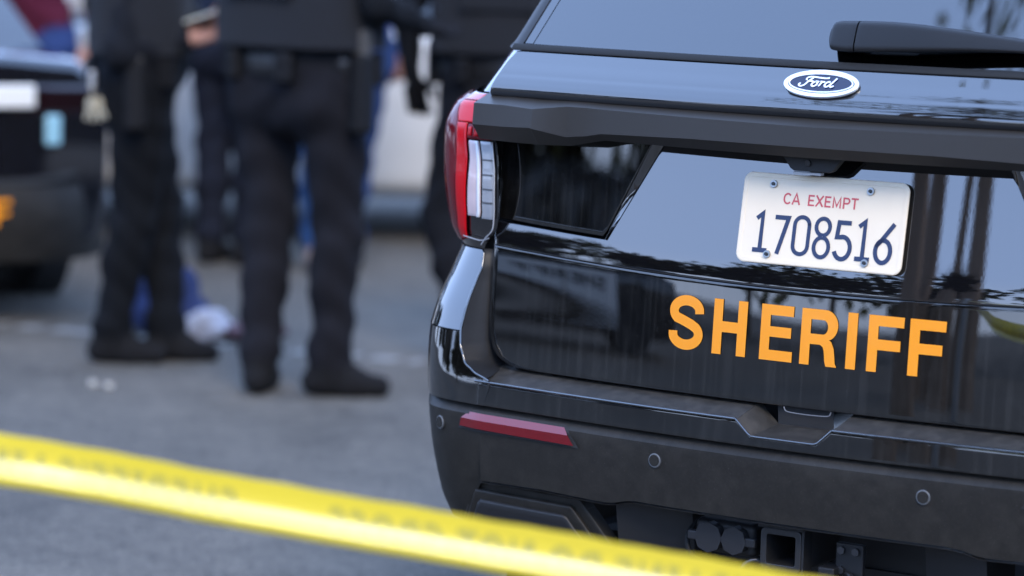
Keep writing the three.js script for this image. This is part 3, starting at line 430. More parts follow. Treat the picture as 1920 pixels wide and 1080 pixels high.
{ // rear camera under the bar
  const c = new THREE.Group(); c.name = 'rear_camera'; c.position.set(-0.006, 1.168, 0.034); suv.add(c);
  const s = new THREE.Shape([[-0.056, 0.013], [-0.040, -0.008], [-0.034, -0.0115], [0.028, -0.0115], [0.036, -0.008], [0.054, 0.013]].map((p) => new THREE.Vector2(...p)));
  const g = new THREE.ExtrudeGeometry(s, { depth: 0.012, bevelEnabled: true, bevelSize: 0.0012, bevelThickness: 0.0012, bevelSegments: 2 }); g.translate(0, 0, -0.016); mesh('camera_housing', g, blackPlastic, c);
  mesh('camera_lens', cyl(0.006, 0.005, 0.004, -0.008, 0.001, -0.0015, 20, 'z'), phy(0.01, 0.01, 0.012, 0.1, { clearcoat: 1 }), c);
  mesh('plate_lamp', [box(0.05, 0.004, 0.012, -0.012, -0.0165, -0.012)], std(0.35, 0.36, 0.37, 0.3), c);
}
{ // rear wiper parked low on the window
  const w = new THREE.Group(); w.name = 'rear_wiper'; suv.add(w); const wiperMat = phy(0.010, 0.010, 0.011, 0.38, { ior: 1.4, bumpMap: plastic.bumpMap, bumpScale: 0.00003 });
  // points across the sweep: x, y top, y bottom, z front
  const arm = [[-0.004, 1.391, 1.360, -0.010], [0.004, 1.399, 1.353, -0.004], [0.03, 1.401, 1.351, -0.002], [0.06, 1.402, 1.352, -0.002], [0.11, 1.402, 1.354, -0.004], [0.17, 1.3985, 1.357, -0.008], [0.24, 1.392, 1.360, -0.016], [0.33, 1.382, 1.361, -0.028], [0.45, 1.368, 1.354, -0.046], [0.52, 1.358, 1.348, -0.060]];
  const loft = (T, back) => { const n = 40, m = 10; return surf((u, v) => { const [x, a, b, z] = crom(T, u * (T.length - 1)), an = v * 2 * Math.PI, c = Math.cos(an), s = Math.sin(an), p = (q) => Math.sign(q) * Math.pow(Math.abs(q), 0.55); return [x, (a + b) / 2 + (a - b) / 2 * p(c), z - back + back * p(s) - 0.35 * ((a + b) / 2 + (a - b) / 2 * p(c) - (a + b) / 2)]; }, n, m * 2); };
  const capCut = arm.filter((p) => p[0] < 0.045), a = mesh('arm_cover', loft([[0.046, 1.4015, 1.3515, -0.002], ...arm.slice(3)], 0.014), wiperMat, w);
  mesh('pivot_cap', loft([[-0.006, 1.385, 1.368, -0.012], ...arm.slice(0, 3), [0.0435, 1.4015, 1.3515, -0.002]], 0.014), wiperMat, w);
  mesh('wiper_blade', loft([[0.006, 1.353, 1.345, -0.03], [0.02, 1.353, 1.331, -0.026], [0.05, 1.354, 1.331, -0.024], [0.12, 1.356, 1.330, -0.026], [0.17, 1.357, 1.331, -0.030], [0.25, 1.360, 1.343, -0.042], [0.34, 1.361, 1.353, -0.055], [0.5, 1.352, 1.346, -0.085]], 0.014), rubber, w);
  mesh('pivot_post', cyl(0.014, 0.014, 0.05, 0.02, 1.372, -0.045, 16, 'z'), blackPlastic, w);
}
{ // the rest of the body, ahead of the rear corners
  const all = [...LV.low.slice(0, 4), ...LV.bump.slice(0, 3), ...LV.quart.slice(0, 3), ...LV.lamp.slice(0, 6), ...LV.upq];
  const side = surf((u, v) => { const y = lerp(0.34, 1.322, v); let i = 0; while (i < all.length - 2 && y > all[i + 1][0]) i++; const t = clamp((y - all[i][0]) / (all[i + 1][0] - all[i][0])), x = lerp(all[i][1], all[i + 1][1], t), z = lerp(all[i][2], all[i + 1][2], t), far = smooth(0, 0.25, u), [a, b] = crom(REL, lerp(11, 5, 1 - u)); const bulge = -0.785 - 0.02 * Math.sin((y - 0.34) / 0.98 * 3.14) + (y > 1.1 ? 0.10 * (y - 1.1) : 0); const top = u > 0.75 ? 1.08 : 1.322; return [lerp(x, bulge, far) + a, y > top ? lerp(top, top + 0.02, (y - top)) : y, lerp(z, -0.05, far) + b]; }, 80, 30, (p) => [p[2], p[1]]);
  both('body_side', side, paint, suv);
  const roof = surf((u, v) => { const x = lerp(-0.66, 0.66, u), z = lerp(-0.48, -3.0, v); return [x * (1 - 0.06 * Math.sin(v * 3.1)), 1.76 - 0.06 * Math.pow(x / 0.66, 2) - 0.05 * Math.pow(Math.abs(v - 0.45) * 2, 2), z]; }, 24, 24); mesh('roof', roof, paint, suv);
  mesh('roof_spoiler', surf((u, v) => { const x = lerp(-0.64, 0.64, u), a = v; return [x, lerp(1.70, 1.735, a) - 0.03 * x * x, lerp(-0.30, -0.52, a) - bow(x) * 0.5]; }, 24, 6), paint, suv);
  const wins = surf((u, v) => { const z = lerp(-0.75, -3.1, u), y = lerp(1.30, 1.66, v); return [lerp(-0.90, -0.66, v), y, z - 0.25 * v * (u < 0.5 ? 1 : -1) * (u < 0.08 || u > 0.92 ? 1 : 0)]; }, 20, 6); both('side_window', wins, tint, suv);
  const dp = surf((u, v) => { const y = lerp(1.30, 1.70, v); return [lerp(lerp(-0.77, -0.655, v), lerp(-0.90, -0.66, v), u), y, lerp(lerp(-0.30, -0.50, v), -0.78, u)]; }, 6, 6); both('rear_pillar', dp, paint, suv);
  mesh('windscreen', surf((u, v) => { const x = lerp(-0.66, 0.66, u) * lerp(1.08, 0.95, v); return [x, lerp(1.12, 1.68, v), lerp(-3.85, -3.0, v) + 0.15 * x * x]; }, 16, 8), tint, suv);
  mesh('bonnet', surf((u, v) => { const x = lerp(-0.86, 0.86, u) * lerp(1, 0.9, v); return [x, 1.12 - 0.07 * v - 0.05 * x * x, lerp(-3.80, -4.75, v) + 0.12 * x * x]; }, 16, 10), paint, suv);
  mesh('front_fascia', surf((u, v) => { const x = lerp(-0.92, 0.92, u), y = lerp(0.30, 1.04, v); return [x, y, -4.80 + 0.18 * x * x + 0.05 * v]; }, 16, 8), blackPlastic, suv);
  mesh('underbody', box(1.5, 0.08, 4.4, 0, 0.34, -2.45), darkVoid, suv);
  for (const z of [-1.02, -3.95]) for (const s of [-1, 1]) wheel(suv, s * 0.865, z, 0.385, 0.26, s);
}
function wheel(parent, x, z, r, w, s) {
  const g = new THREE.Group(); g.name = 'wheel'; g.position.set(x, r, z); parent.add(g);
  const prof = [[r * 0.62, -w / 2 + 0.01], [r * 0.9, -w / 2], [r * 0.985, -w / 2 + 0.03], [r, -w / 4], [r, w / 4], [r * 0.985, w / 2 - 0.03], [r * 0.9, w / 2], [r * 0.62, w / 2 - 0.01]].map((p) => new THREE.Vector2(...p));
  const t = new THREE.LatheGeometry(prof, 40); t.rotateZ(Math.PI / 2); mesh('tyre', t, tyreRubber, g);
  const rim = [cyl(r * 0.62, r * 0.62, w * 0.5, 0, 0, 0, 32, 'x')]; for (let k = 0; k < 5; k++) { const b = box(0.03, r * 0.55, 0.06, s * w * 0.33, r * 0.3, 0, 0.006); b.rotateX(k * 2 * Math.PI / 5); rim.push(b); } mesh('rim', rim, alloy, g);
}

// ------------------------------------------------------------------ other vehicles
// stations along the length (front -> rear as z 0..L toward +z): generic lofted body
function makeCar(name, label, pos, turn, o, group) {
  const c = thing(name, label, 'car', pos, turn, group), hw = o.w / 2, L = o.l;
  const st = o.st; // [z, yBottom, yTop, widthFactor]
  const ring = (z0, yb, yt, k) => { const w = hw * k, q = [[0, yt], [w * 0.55, yt - 0.005], [w * 0.86, yt - 0.03], [w * 0.965, yt - 0.10], [w, lerp(yb, yt, 0.62)], [w * 0.995, lerp(yb, yt, 0.35)], [w * 0.97, yb + 0.06], [w * 0.9, yb], [0, yb]]; return [...q, ...q.slice(1, -1).reverse().map(([x, y]) => [-x, y])]; };
  const n = 60; const body = surf((u, v) => { const s = u * (st.length - 1), [z, yb, yt, k] = crom(st, s), r = ring(z, yb, yt, k), m = r.length, t = v * m, i = Math.floor(t) % m, f = t - Math.floor(t), a = r[i], b = r[(i + 1) % m]; return [lerp(a[0], b[0], f), lerp(a[1], b[1], f), z]; }, n, 64, (p) => [p[2] + p[0], p[1]]);
  const cap = (e) => { const r = ring(...e), P = [0, (e[1] + e[2]) / 2, e[0]], I = []; r.forEach(([x, y]) => P.push(x, y, e[0])); for (let i = 0; i < r.length; i++) I.push(0, 1 + i, 1 + (i + 1) % r.length); const g = new THREE.BufferGeometry(); g.setAttribute('position', new THREE.Float32BufferAttribute(P, 3)); g.setIndex(I); g.computeVertexNormals(); return g; };
  mesh('body', [body, cap(st[0]), cap(st[st.length - 1])], o.paint, c);
  const gh = o.gh; // greenhouse rows: [z at base, z at top]
  const house = (front) => null;
  const yb = o.belt, yt = o.roof, wb = hw * 0.90, wt = hw * 0.70, zf0 = gh[0], zf1 = gh[1], zr1 = gh[2], zr0 = gh[3];
  const quad = (a, b, c2, d, bul = 0, ax = 1) => surf((u, v) => { const p = [0, 1, 2].map((k) => lerp(lerp(a[k], b[k], u), lerp(d[k], c2[k], u), v)); p[ax] += bul * Math.sin(u * Math.PI) * Math.sin(v * Math.PI); return p; }, 10, 8);
  mesh('roof', quad([-wt, yt, zf1], [wt, yt, zf1], [wt, yt, zr1], [-wt, yt, zr1], 0.05), o.paint, c);
  mesh('windscreen', quad([-wb, yb, zf0], [wb, yb, zf0], [wt, yt, zf1], [-wt, yt, zf1], -0.04, 2), o.glass, c);
  mesh('rear_window', quad([-wb, yb, zr0], [wb, yb, zr0], [wt, yt, zr1], [-wt, yt, zr1], 0.04, 2), o.glass, c);
  for (const s of [-1, 1]) {
    mesh('side_pillars', quad([s * wb, yb, zf0], [s * wb, yb, zr0], [s * wt, yt, zr1], [s * wt, yt, zf1]), o.paint, c);
    for (const [a, b] of [[0.06, 0.47], [0.52, 0.93]]) mesh('side_window', quad([s * (wb + 0.001), yb + 0.04, lerp(zf0, zr0, a) + 0.1 * (a < 0.5 ? 1 : 0)], [s * (wb + 0.001), yb + 0.04, lerp(zf0, zr0, b) - 0.06 * (b > 0.6 ? 1 : 0)], [s * (wt + 0.012), yt - 0.05, lerp(zf1, zr1, b) - 0.04], [s * (wt + 0.012), yt - 0.05, lerp(zf1, zr1, a) + 0.05]), o.glass, c);
    for (const z of o.axles) { mesh('wheel_arch', cyl(o.wr + 0.06, o.wr + 0.06, 0.12, s * (hw - 0.058), o.wr + 0.02, z, 32, 'x'), darkVoid, c); wheel(c, s * (hw - 0.10), z, o.wr, 0.22, s); }
    if (o.doors) for (const [z0, z1] of o.doors.z) { const d = mesh('door', surf((u, v) => { const z = lerp(z0, z1, u), y = lerp(0.36, yb - 0.06, v); return [s * (hw * lerp(1.008, 1.003, Math.abs(v - 0.5) * 2)), y, z]; }, 6, 6), o.doors.mat, c); mesh('door_handle', box(0.03, 0.03, 0.16, s * (hw + 0.012), yb - 0.14, lerp(z0, z1, 0.8), 0.008), o.doors.mat, d); }
    mesh('head_lamp', box(0.36, 0.11, 0.10, s * (hw - 0.30), o.lampY - 0.03, st[0][0] + 0.06, 0.03), o.frontLamp || chrome, c);
    mesh('tail_lamp', box(0.34, 0.13, 0.10, s * (hw - 0.27), o.lampY, st[st.length - 1][0] - 0.042, 0.03), o.rearLamp, c);
    mesh('mirror', box(0.16, 0.12, 0.08, s * (hw + 0.05), yb + 0.08, zf0 + 0.22, 0.03), o.paint, c);
  }
  return c;
}
const sedanPaint = phy(0.008, 0.008, 0.010, 0.06, { ior: 1.7, clearcoat: 1, clearcoatRoughness: 0.02 });
const whitePaint = phy(0.56, 0.55, 0.52, 0.25, { clearcoat: 1, clearcoatRoughness: 0.03 });
const rearGlass = phy(0.008, 0.009, 0.010, 0.03, { ior: 1.6, clearcoat: 1 });
const redLamp = phy(0.012, 0.004, 0.005, 0.12, { clearcoat: 1 });
{ // dark sedan parked ahead on the left, tail towards the camera (local +z is the tail)
  const turn = R(57), L = 4.9, o = { w: 1.86, l: L, paint: sedanPaint, glass: rearGlass, rearLamp: redLamp, belt: 0.98, roof: 1.44, lampY: 0.83, wr: 0.34, axles: [-3.95, -1.05], gh: [-3.55, -2.75, -1.45, -0.82],
    st: [[-4.9, 0.42, 0.72, 0.72], [-4.85, 0.28, 0.80, 0.84], [-4.5, 0.24, 0.90, 0.96], [-3.6, 0.24, 0.98, 1], [-2.2, 0.24, 0.98, 1.0], [-1.0, 0.24, 1.0, 1.0], [-0.3, 0.26, 1.01, 0.97], [-0.06, 0.28, 1.005, 0.94], [-0.01, 0.34, 0.97, 0.92]] };
  // rear right corner close to [-5.0, 0, -4.0]
  const dirR = [Math.cos(turn), -Math.sin(turn)], c = makeCar('parked_sedan', 'dark patrol sedan at the left edge, tail facing camera with orange bumper lettering', [-4.96 - dirR[0] * 0.93, 0, -4.21 - dirR[1] * 0.93], turn, o);
  mesh('bumper', [surf((u, v) => { const x = lerp(-0.93, 0.93, u), a = v; const e = 1 - Math.pow(Math.abs(x) / 0.93, 6) * 0.5; return [x, lerp(0.24, 0.52, a), 0.035 + 0.035 * Math.sin(a * 2.6) * e - 0.30 * Math.pow(Math.abs(x) / 0.93, 8)]; }, 40, 10), surf((u, v) => { const x = lerp(-0.93, 0.93, u); return [x, 0.52 + 0.035 * Math.pow(Math.abs(x) / 0.93, 8), lerp(0.055, -0.06, v) - 0.30 * Math.pow(Math.abs(x) / 0.93, 8)]; }, 40, 3)], plastic, c);
  mesh('bumper_step', surf((u, v) => { const x = lerp(-0.86, 0.86, u), t = Math.pow(Math.abs(x) / 0.86, 7); return [x, 0.523 + 0.02 * v + 0.10 * t, 0.058 - 0.03 * v - 0.15 * t]; }, 40, 3), plastic, c);
  // wording on the bumper
  const hh = 0.10, ww = 0.019, F = [[0, 0], [ww, 0], [ww, 0.04], [0.06, 0.04], [0.06, 0.058], [ww, 0.058], [ww, hh - 0.018], [0.066, hh - 0.018], [0.066, hh], [0, hh]], E2 = [[0, 0], [0.064, 0], [0.064, 0.018], [ww, 0.018], [ww, 0.041], [0.058, 0.041], [0.058, 0.059], [ww, 0.059], [ww, hh - 0.018], [0.064, hh - 0.018], [0.064, hh], [0, hh]], Hh = [[0, 0], [ww, 0], [ww, 0.041], [0.05, 0.041], [0.05, 0], [0.069, 0], [0.069, hh], [0.05, hh], [0.05, 0.059], [ww, 0.059], [ww, hh], [0, hh]];
  const S2 = [...arcPts(0.034, 0.071, 0.024, 0.0195, 10, 215, 14), [0.028, 0.054], [0.042, 0.048], ...arcPts(0.034, 0.029, 0.024, 0.0195, 42, -186, 16)];
  const word = [[ribbon(S2, ww)], [flatShape(Hh)], [flatShape(E2)], [flatShape([[0, 0], [ww, 0], [ww, 0.038], [0.038, 0.038], [0.052, 0], [0.073, 0], [0.056, 0.043], ...arcPts(0.045, 0.07, 0.022, 0.03, -60, 90, 10), [0, hh]], [[[ww, 0.055], [0.042, 0.055], [0.048, 0.068], [0.042, 0.082], [ww, 0.082]]])], [flatShape([[0, 0], [ww, 0], [ww, hh], [0, hh]])], [flatShape(F)], [flatShape(F)]], adv = [0.08, 0.085, 0.078, 0.086, 0.034, 0.08, 0.08];
  let x = -0.035; word.forEach((gs, i) => { gs.forEach((g) => g.translate(x, 0.375, 0.0735)); mesh('bumper_letter', gs, orangeVinyl, c); x += adv[i]; });
  mesh('number_plate', box(0.30, 0.15, 0.006, 0, 0.72, 0.012, 0.002), std(0.7, 0.69, 0.66, 0.5), c);
  mesh('painted_highlight', box(1.16, 0.085, 0.02, 0, 0.845, 0.012, 0.012), phy(0.78, 0.76, 0.70, 0.2, { clearcoat: 1 }), c);  // pale strip that paints a sky highlight across the tail, no lamp
  mesh('painted_reflection', box(0.06, 0.11, 0.02, 0.65, 0.72, 0.002, 0.012), phy(0.35, 0.6, 0.65, 0.2, { clearcoat: 1 }), c);  // pale cyan block painting a reflection on the dark tail
}
{ // white car side on, far behind the group
  const o = { w: 1.85, l: 4.7, paint: whitePaint, glass: rearGlass, rearLamp: redLamp, belt: 1.02, roof: 1.66, lampY: 0.86, wr: 0.35, axles: [-3.8, -1.0], gh: [-3.5, -2.75, -0.6, -0.25],
    st: [[-4.7, 0.40, 0.80, 0.76], [-4.62, 0.27, 0.92, 0.88], [-4.2, 0.23, 1.02, 0.98], [-3.4, 0.22, 1.05, 1], [-2.0, 0.22, 1.05, 1.0], [-0.8, 0.22, 1.06, 1.0], [-0.2, 0.25, 1.06, 0.97], [-0.02, 0.30, 1.02, 0.93]] };
  const c = makeCar('white_suv', 'white SUV standing side on behind the group of people', [-4.66, 0, -8.80], R(122), o);
}
{ // black and white patrol car out of frame, seen mirrored in the tailgate
  const blk = sedanPaint, o = { w: 1.95, l: 4.9, paint: blk, glass: rearGlass, rearLamp: redLamp, belt: 1.08, roof: 1.72, lampY: 0.90, wr: 0.38, axles: [-3.95, -1.0], gh: [-3.6, -2.9, -0.6, -0.25], doors: { z: [[-3.35, -2.35], [-2.32, -1.35]], mat: std(0.72, 0.72, 0.71, 0.4) },
    st: [[-4.9, 0.42, 0.85, 0.76], [-4.82, 0.27, 0.98, 0.88], [-4.4, 0.25, 1.08, 0.98], [-3.5, 0.24, 1.11, 1], [-2.0, 0.24, 1.11, 1.0], [-0.8, 0.24, 1.12, 1.0], [-0.2, 0.27, 1.12, 0.97], [-0.02, 0.32, 1.08, 0.93]] };
  const cx = -11.2, cz = 14.4, turn = R(42), c = makeCar('patrol_car', 'black patrol car with white doors mirrored in the SUV tailgate', [cx, 0, cz], turn, o);
  const Lt = (ch) => { const h = 0.2, w = 0.04, b = 0.036; return { S: ribbon([...arcPts(0.075, 0.142, 0.052, 0.04, 10, 215, 14), [0.062, 0.108], [0.088, 0.096], ...arcPts(0.075, 0.058, 0.052, 0.04, 42, -186, 16)], w * 0.9), H: flatShape([[0, 0], [w, 0], [w, 0.08], [0.1, 0.08], [0.1, 0], [0.14, 0], [0.14, h], [0.1, h], [0.1, 0.118], [w, 0.118], [w, h], [0, h]]), E: flatShape([[0, 0], [0.13, 0], [0.13, b], [w, b], [w, 0.083], [0.12, 0.083], [0.12, 0.083 + b], [w, 0.083 + b], [w, h - b], [0.13, h - b], [0.13, h], [0, h]]), R: flatShape([[0, 0], [w, 0], [w, 0.076], [0.075, 0.076], [0.105, 0], [0.148, 0], [0.112, 0.086], ...arcPts(0.09, 0.14, 0.045, 0.06, -60, 90, 10), [0, h]], [[[w, 0.11], [0.085, 0.11], [0.097, 0.138], [0.085, 0.165], [w, 0.165]]]), I: flatShape([[0, 0], [w, 0], [w, h], [0, h]]), F: flatShape([[0, 0], [w, 0], [w, 0.08], [0.12, 0.08], [0.12, 0.116], [w, 0.116], [w, h - b], [0.135, h - b], [0.135, h], [0, h]]) }[ch]; };
  let x = 0; const ink = std(0.01, 0.01, 0.012, 0.5); for (const ch of 'SHERIFF') { const g = Lt(ch).clone(); g.translate(x, 0, 0); g.scale(1.4, 1.4, 1); g.rotateY(Math.PI / 2); g.translate(0.99, 0.56, -1.58); mesh('door_letter', g, ink, c); x += ch === 'I' ? 0.068 : 0.168; }
}

// ------------------------------------------------------------------ people
const SK = [0.42, 0.22, 0.16];
function handGeo(side, grip, skin = SK) { // palm with five bent fingers; wrist at the origin, fingers along -y, palm facing +z
  const B = [], add = (a, b, ra, rb) => B.push([a, b, ra, rb]);
  add([0, 0.01, 0], [0, -0.03, 0], 0.024, 0.027); add([-0.026, -0.04, 0], [-0.024, -0.088, 0.002], 0.015, 0.014); add([0, -0.035, 0], [0, -0.09, 0], 0.016, 0.015); add([0.026, -0.04, 0], [0.024, -0.088, 0.002], 0.015, 0.014);
  const f = [[-0.030, 0.068], [-0.010, 0.080], [0.011, 0.074], [0.031, 0.058]];
  f.forEach(([x, L], i) => { let p = [x, -0.092, 0], a = 0.25 + grip * 0.5; for (let k = 0; k < 3; k++) { const l = L * [0.45, 0.31, 0.24][k], q = [p[0] + (x * 0.06), p[1] - l * Math.cos(a), p[2] + l * Math.sin(a)]; add(p, q, 0.0095 - k * 0.001, 0.009 - k * 0.001); p = q; a += 0.3 + grip * 0.55; } });
  const s = -1; add([s * 0.024, -0.02, 0.006], [s * 0.050, -0.052, 0.022], 0.014, 0.011); add([s * 0.050, -0.052, 0.022], [s * 0.054, -0.088, 0.034], 0.011, 0.009);
  const g = sdfMesh(B, [-0.085, -0.20, -0.06], [0.085, 0.05, 0.11], 52, 0.006, () => skin); if (side < 0) return mirrorX(g); return g;
}
function sdfMesh(bones, lo, hi, res, k, colour, folds) {
  const mc = new MarchingCubes(res, new THREE.MeshBasicMaterial(), false, false, 120000), n = res, F = mc.field, half = n / 2;
  const cap = (p, b) => { const [A, B, ra, rb] = b, dx = B[0] - A[0], dy = B[1] - A[1], dz = B[2] - A[2], px = p[0] - A[0], py = p[1] - A[1], pz = p[2] - A[2], t = clamp((px * dx + py * dy + pz * dz) / (dx * dx + dy * dy + dz * dz + 1e-9)), sx = b[5] || 1, qx = px - dx * t, qy = py - dy * t, qz = (pz - dz * t) / sx; return Math.sqrt(qx * qx + qy * qy + qz * qz) - lerp(ra, rb, t); };
  const at = (i, a) => lerp(lo[a], hi[a], ((i - half) / half + 1) / 2), p = [0, 0, 0];
  for (let z = 0; z < n; z++) for (let y = 0; y < n; y++) for (let x = 0; x < n; x++) {
    p[0] = at(x, 0); p[1] = at(y, 1); p[2] = at(z, 2); let d = 1;
    for (const b of bones) { const e = cap(p, b), h = clamp(0.5 + 0.5 * (d - e) / k); d = lerp(d, e, h) - k * h * (1 - h); if (d > 0.5) d = Math.min(d, e); }
    if (folds && d < 0.06 && p[1] > 0.12) d += 0.008 * Math.sin(p[1] * 40 + p[0] * 21 + 2 * Math.sin(p[2] * 17)) * Math.sin(p[1] * 13 + p[2] * 24 + 1.5 * Math.sin(p[0] * 15)) * (p[1] < 1.45 ? 1 : 0);
    F[x + y * n + z * n * n] = -d;
  }
  mc.isolation = 0; mc.update();
  const c = mc.count, P = new Float32Array(c * 3); for (let i = 0; i < c; i++) for (let a = 0; a < 3; a++) P[i * 3 + a] = lerp(lo[a], hi[a], (mc.positionArray[i * 3 + a] + 1) / 2);
  let g = new THREE.BufferGeometry(); g.setAttribute('position', new THREE.BufferAttribute(P, 3)); g = mergeVertices(g, 1e-4); g.computeVertexNormals();
  const N = g.attributes.position.count, C = new Float32Array(N * 3), q = [0, 0, 0];
  for (let i = 0; i < N; i++) { q[0] = g.attributes.position.getX(i); q[1] = g.attributes.position.getY(i); q[2] = g.attributes.position.getZ(i); let best = 9, bb = bones[0]; for (const b of bones) { const e = cap(q, b); if (e < best) { best = e; bb = b; } } const col = colour(bb[4], q); C.set(col, i * 3); }
  g.setAttribute('color', new THREE.BufferAttribute(C, 3)); return g;
}
const bodyMat = new THREE.MeshPhysicalMaterial({ color: 0xffffff, vertexColors: true, roughness: 1, specularIntensity: 0.25 });
// local frame: facing +z, left hand at +x
function person(label, pos, facing, o, group) {
  const g = thing('person', label, 'person', pos, facing, group); const sc = o.scale || 1;
  const f2 = (w) => { const dx = (w[0] - pos[0]) / sc, dz = (w[1] - pos[2]) / sc, c = Math.cos(-facing), s = Math.sin(-facing); return [dx * c + dz * s, -dx * s + dz * c]; };
  const feet = o.feet ? o.feet.map(([x, z, a]) => [...f2([x, z]), a - facing]) : [[0.10, 0, 0.12], [-0.10, 0.02, -0.12]];
  const B = [], add = (a, b, ra, rb, tag, sx) => B.push([a, b, ra, rb, tag, sx]);
  const lean = o.lean || 0, hipY = o.hipY || 0.95, hx = (feet[0][0] + feet[1][0]) / 2 * 0.8, hz = (feet[0][1] + feet[1][1]) / 2 * 0.8, up = (x, y, z) => [x + hx, y - 0.95 + hipY, z + hz + (y - 0.95) * lean];
  const bulk = o.bulk || (o.vest ? 0.022 : 0);
  const wd = o.wide || 0; add(up(-0.075 - wd, 0.96, -0.01), up(0.075 + wd, 0.96, -0.01), 0.118, 0.118, 'legs'); add(up(-0.07 - wd, 0.90, -0.035), up(0.07 + wd, 0.90, -0.035), 0.104, 0.104, 'legs');
  add(up(0, 1.03, 0), up(0, 1.20, 0.005), 0.125 + bulk, 0.135 + bulk, 'shirt'); add(up(-0.07 - wd, 1.05, 0), up(0.07 + wd, 1.05, 0), 0.108 + bulk, 0.108 + bulk, 'shirt'); add(up(-0.10, 1.32, 0), up(0.10, 1.32, 0), 0.118 + bulk, 0.118 + bulk, 'shirt'); add(up(-0.16, 1.45, -0.01), up(0.16, 1.45, -0.01), 0.066, 0.066, 'shirt');
  add(up(0, 1.46, -0.005), up(0, 1.57, 0.012), 0.056, 0.052, 'skin'); add(up(0, 1.655, 0.0), up(0, 1.70, 0.01), 0.083, 0.090, 'head', 1.14); add(up(0, 1.605, 0.045), up(0, 1.61, 0.06), 0.048, 0.040, 'skin'); add(up(0, 1.665, 0.100), up(0, 1.645, 0.116), 0.010, 0.013, 'skin');
  for (const s of [-1, 1]) { add(up(s * 0.088, 1.675, -0.002), up(s * 0.090, 1.645, 0.002), 0.016, 0.011, 'skin'); }
  const hip = [up(0.092 + wd, 0.92, 0), up(-0.092 - wd, 0.92, 0)], hands = [];
  feet.forEach(([x, z, a], i) => {
    const h = hip[i], an = [x, 0.135, z], kb = (o.knee && o.knee[i]) || [0, 0.03], kn = [lerp(h[0], an[0], 0.48) + kb[0], lerp(h[1], 0.1, 0.49), lerp(h[2], an[2], 0.48) + kb[1]];
    add(h, kn, 0.100 + wd * 0.3, 0.074, 'legs'); add(kn, an, 0.070, 0.064, 'legs'); add([kn[0], kn[1] - 0.05, kn[2] - 0.015], [lerp(kn[0], an[0], 0.45), lerp(kn[1], 0.1, 0.45), lerp(kn[2], an[2], 0.45) - 0.015], 0.064, 0.062, 'legs');
    const c = Math.cos(a), s = Math.sin(a), F = (u, y, w) => [x + u * c + w * s, y, z - u * s + w * c];
    add(F(0, 0.040, -0.050), F(0, 0.040, 0.06), 0.038, 0.038, 'shoes'); add(F(-0.012, 0.034, 0.06), F(-0.006, 0.030, 0.155), 0.033, 0.027, 'shoes'); add(F(0.014, 0.034, 0.06), F(0.010, 0.030, 0.145), 0.033, 0.027, 'shoes'); add(F(0, 0.13, -0.012), F(0, 0.055, -0.012), 0.048, 0.044, 'shoes'); add(F(0, 0.10, 0.0), F(0, 0.05, 0.07), 0.036, 0.034, 'shoes');
  });
  const arms = o.arms || [[[0.27, 1.17, -0.03], [0.27, 0.93, 0.06]], [[-0.27, 1.17, -0.03], [-0.27, 0.93, 0.06]]];
  arms.forEach(([e, w], i) => { const s = i ? -1 : 1, sh = up(s * 0.195, 1.44, -0.01), el = up(...e), wr = up(...w); add(sh, el, 0.058, 0.047, 'shirt'); add(el, wr, 0.046, 0.032, o.shortSleeve ? 'skin' : 'shirt'); hands.push([el, wr, s]); });
  const cols = { legs: o.legs, shirt: o.shirt, skin: SK, shoes: o.shoes || [0.012, 0.012, 0.013] };
  const r = rng(Math.round(pos[0] * 1000)), bg = sdfMesh(B, [-0.52, -0.02, -0.42], [0.52, 1.86, 0.48], 92, 0.035, (t, q) => { const v = 0.9 + 0.2 * r(); if (t === 'head') return (q[1] - hipY + 0.95 > 1.71 || q[2] - hz < 0.005) ? o.hair || [0.02, 0.014, 0.01] : SK; return cols[t].map((c) => c * v); }, true);
  const list = [bg];
  hands.forEach(([el, wr, s], i) => { const hg = handGeo(s, o.grip ? o.grip[i] : 0.2, o.gloves ? [0.012, 0.012, 0.014] : SK), d = new THREE.Vector3(wr[0] - el[0], wr[1] - el[1], wr[2] - el[2]).normalize(); const q = new THREE.Quaternion().setFromUnitVectors(new THREE.Vector3(0, -1, 0), d), tw = new THREE.Quaternion().setFromAxisAngle(d, (o.twist && o.twist[i]) || 0); hg.applyMatrix4(new THREE.Matrix4().compose(new THREE.Vector3(...wr), tw.multiply(q), new THREE.Vector3(1, 1, 1))); list.push(hg); });
  const full = mergeGeometries(list.map((q) => { q = q.index ? q.toNonIndexed() : q; for (const k of Object.keys(q.attributes)) if (!['position', 'normal', 'color'].includes(k)) q.deleteAttribute(k); return q; }));
  const b = new THREE.Mesh(full, bodyMat); b.name = 'body'; b.castShadow = b.receiveShadow = true; b.scale.setScalar(sc); g.add(b);
  const fit = (m) => { m.scale.setScalar(sc); return m; };
  const eyes = [-0.033, 0.033].map((x) => { const e = new THREE.SphereGeometry(0.011, 10, 8); const p = up(x, 1.675, 0.088); e.translate(...p); return e; }); fit(mesh('eyes', eyes, std(0.03, 0.02, 0.015, 0.2), g));
  { const m = box(0.045, 0.007, 0.008, ...up(0, 1.613, 0.098), 0.003); fit(mesh('mouth', m, std(0.28, 0.10, 0.09, 0.5), g)); }
  { const hg = new THREE.SphereGeometry(0.105, 20, 14, 0, Math.PI * 2, 0, Math.PI * 0.56); hg.scale(0.94, 0.98, 1.08); hg.rotateX(-0.32); hg.translate(...up(0, 1.69, -0.004)); fit(mesh('hair', hg, std(...(o.hair || [0.02, 0.014, 0.01]), 0.7), g)); }
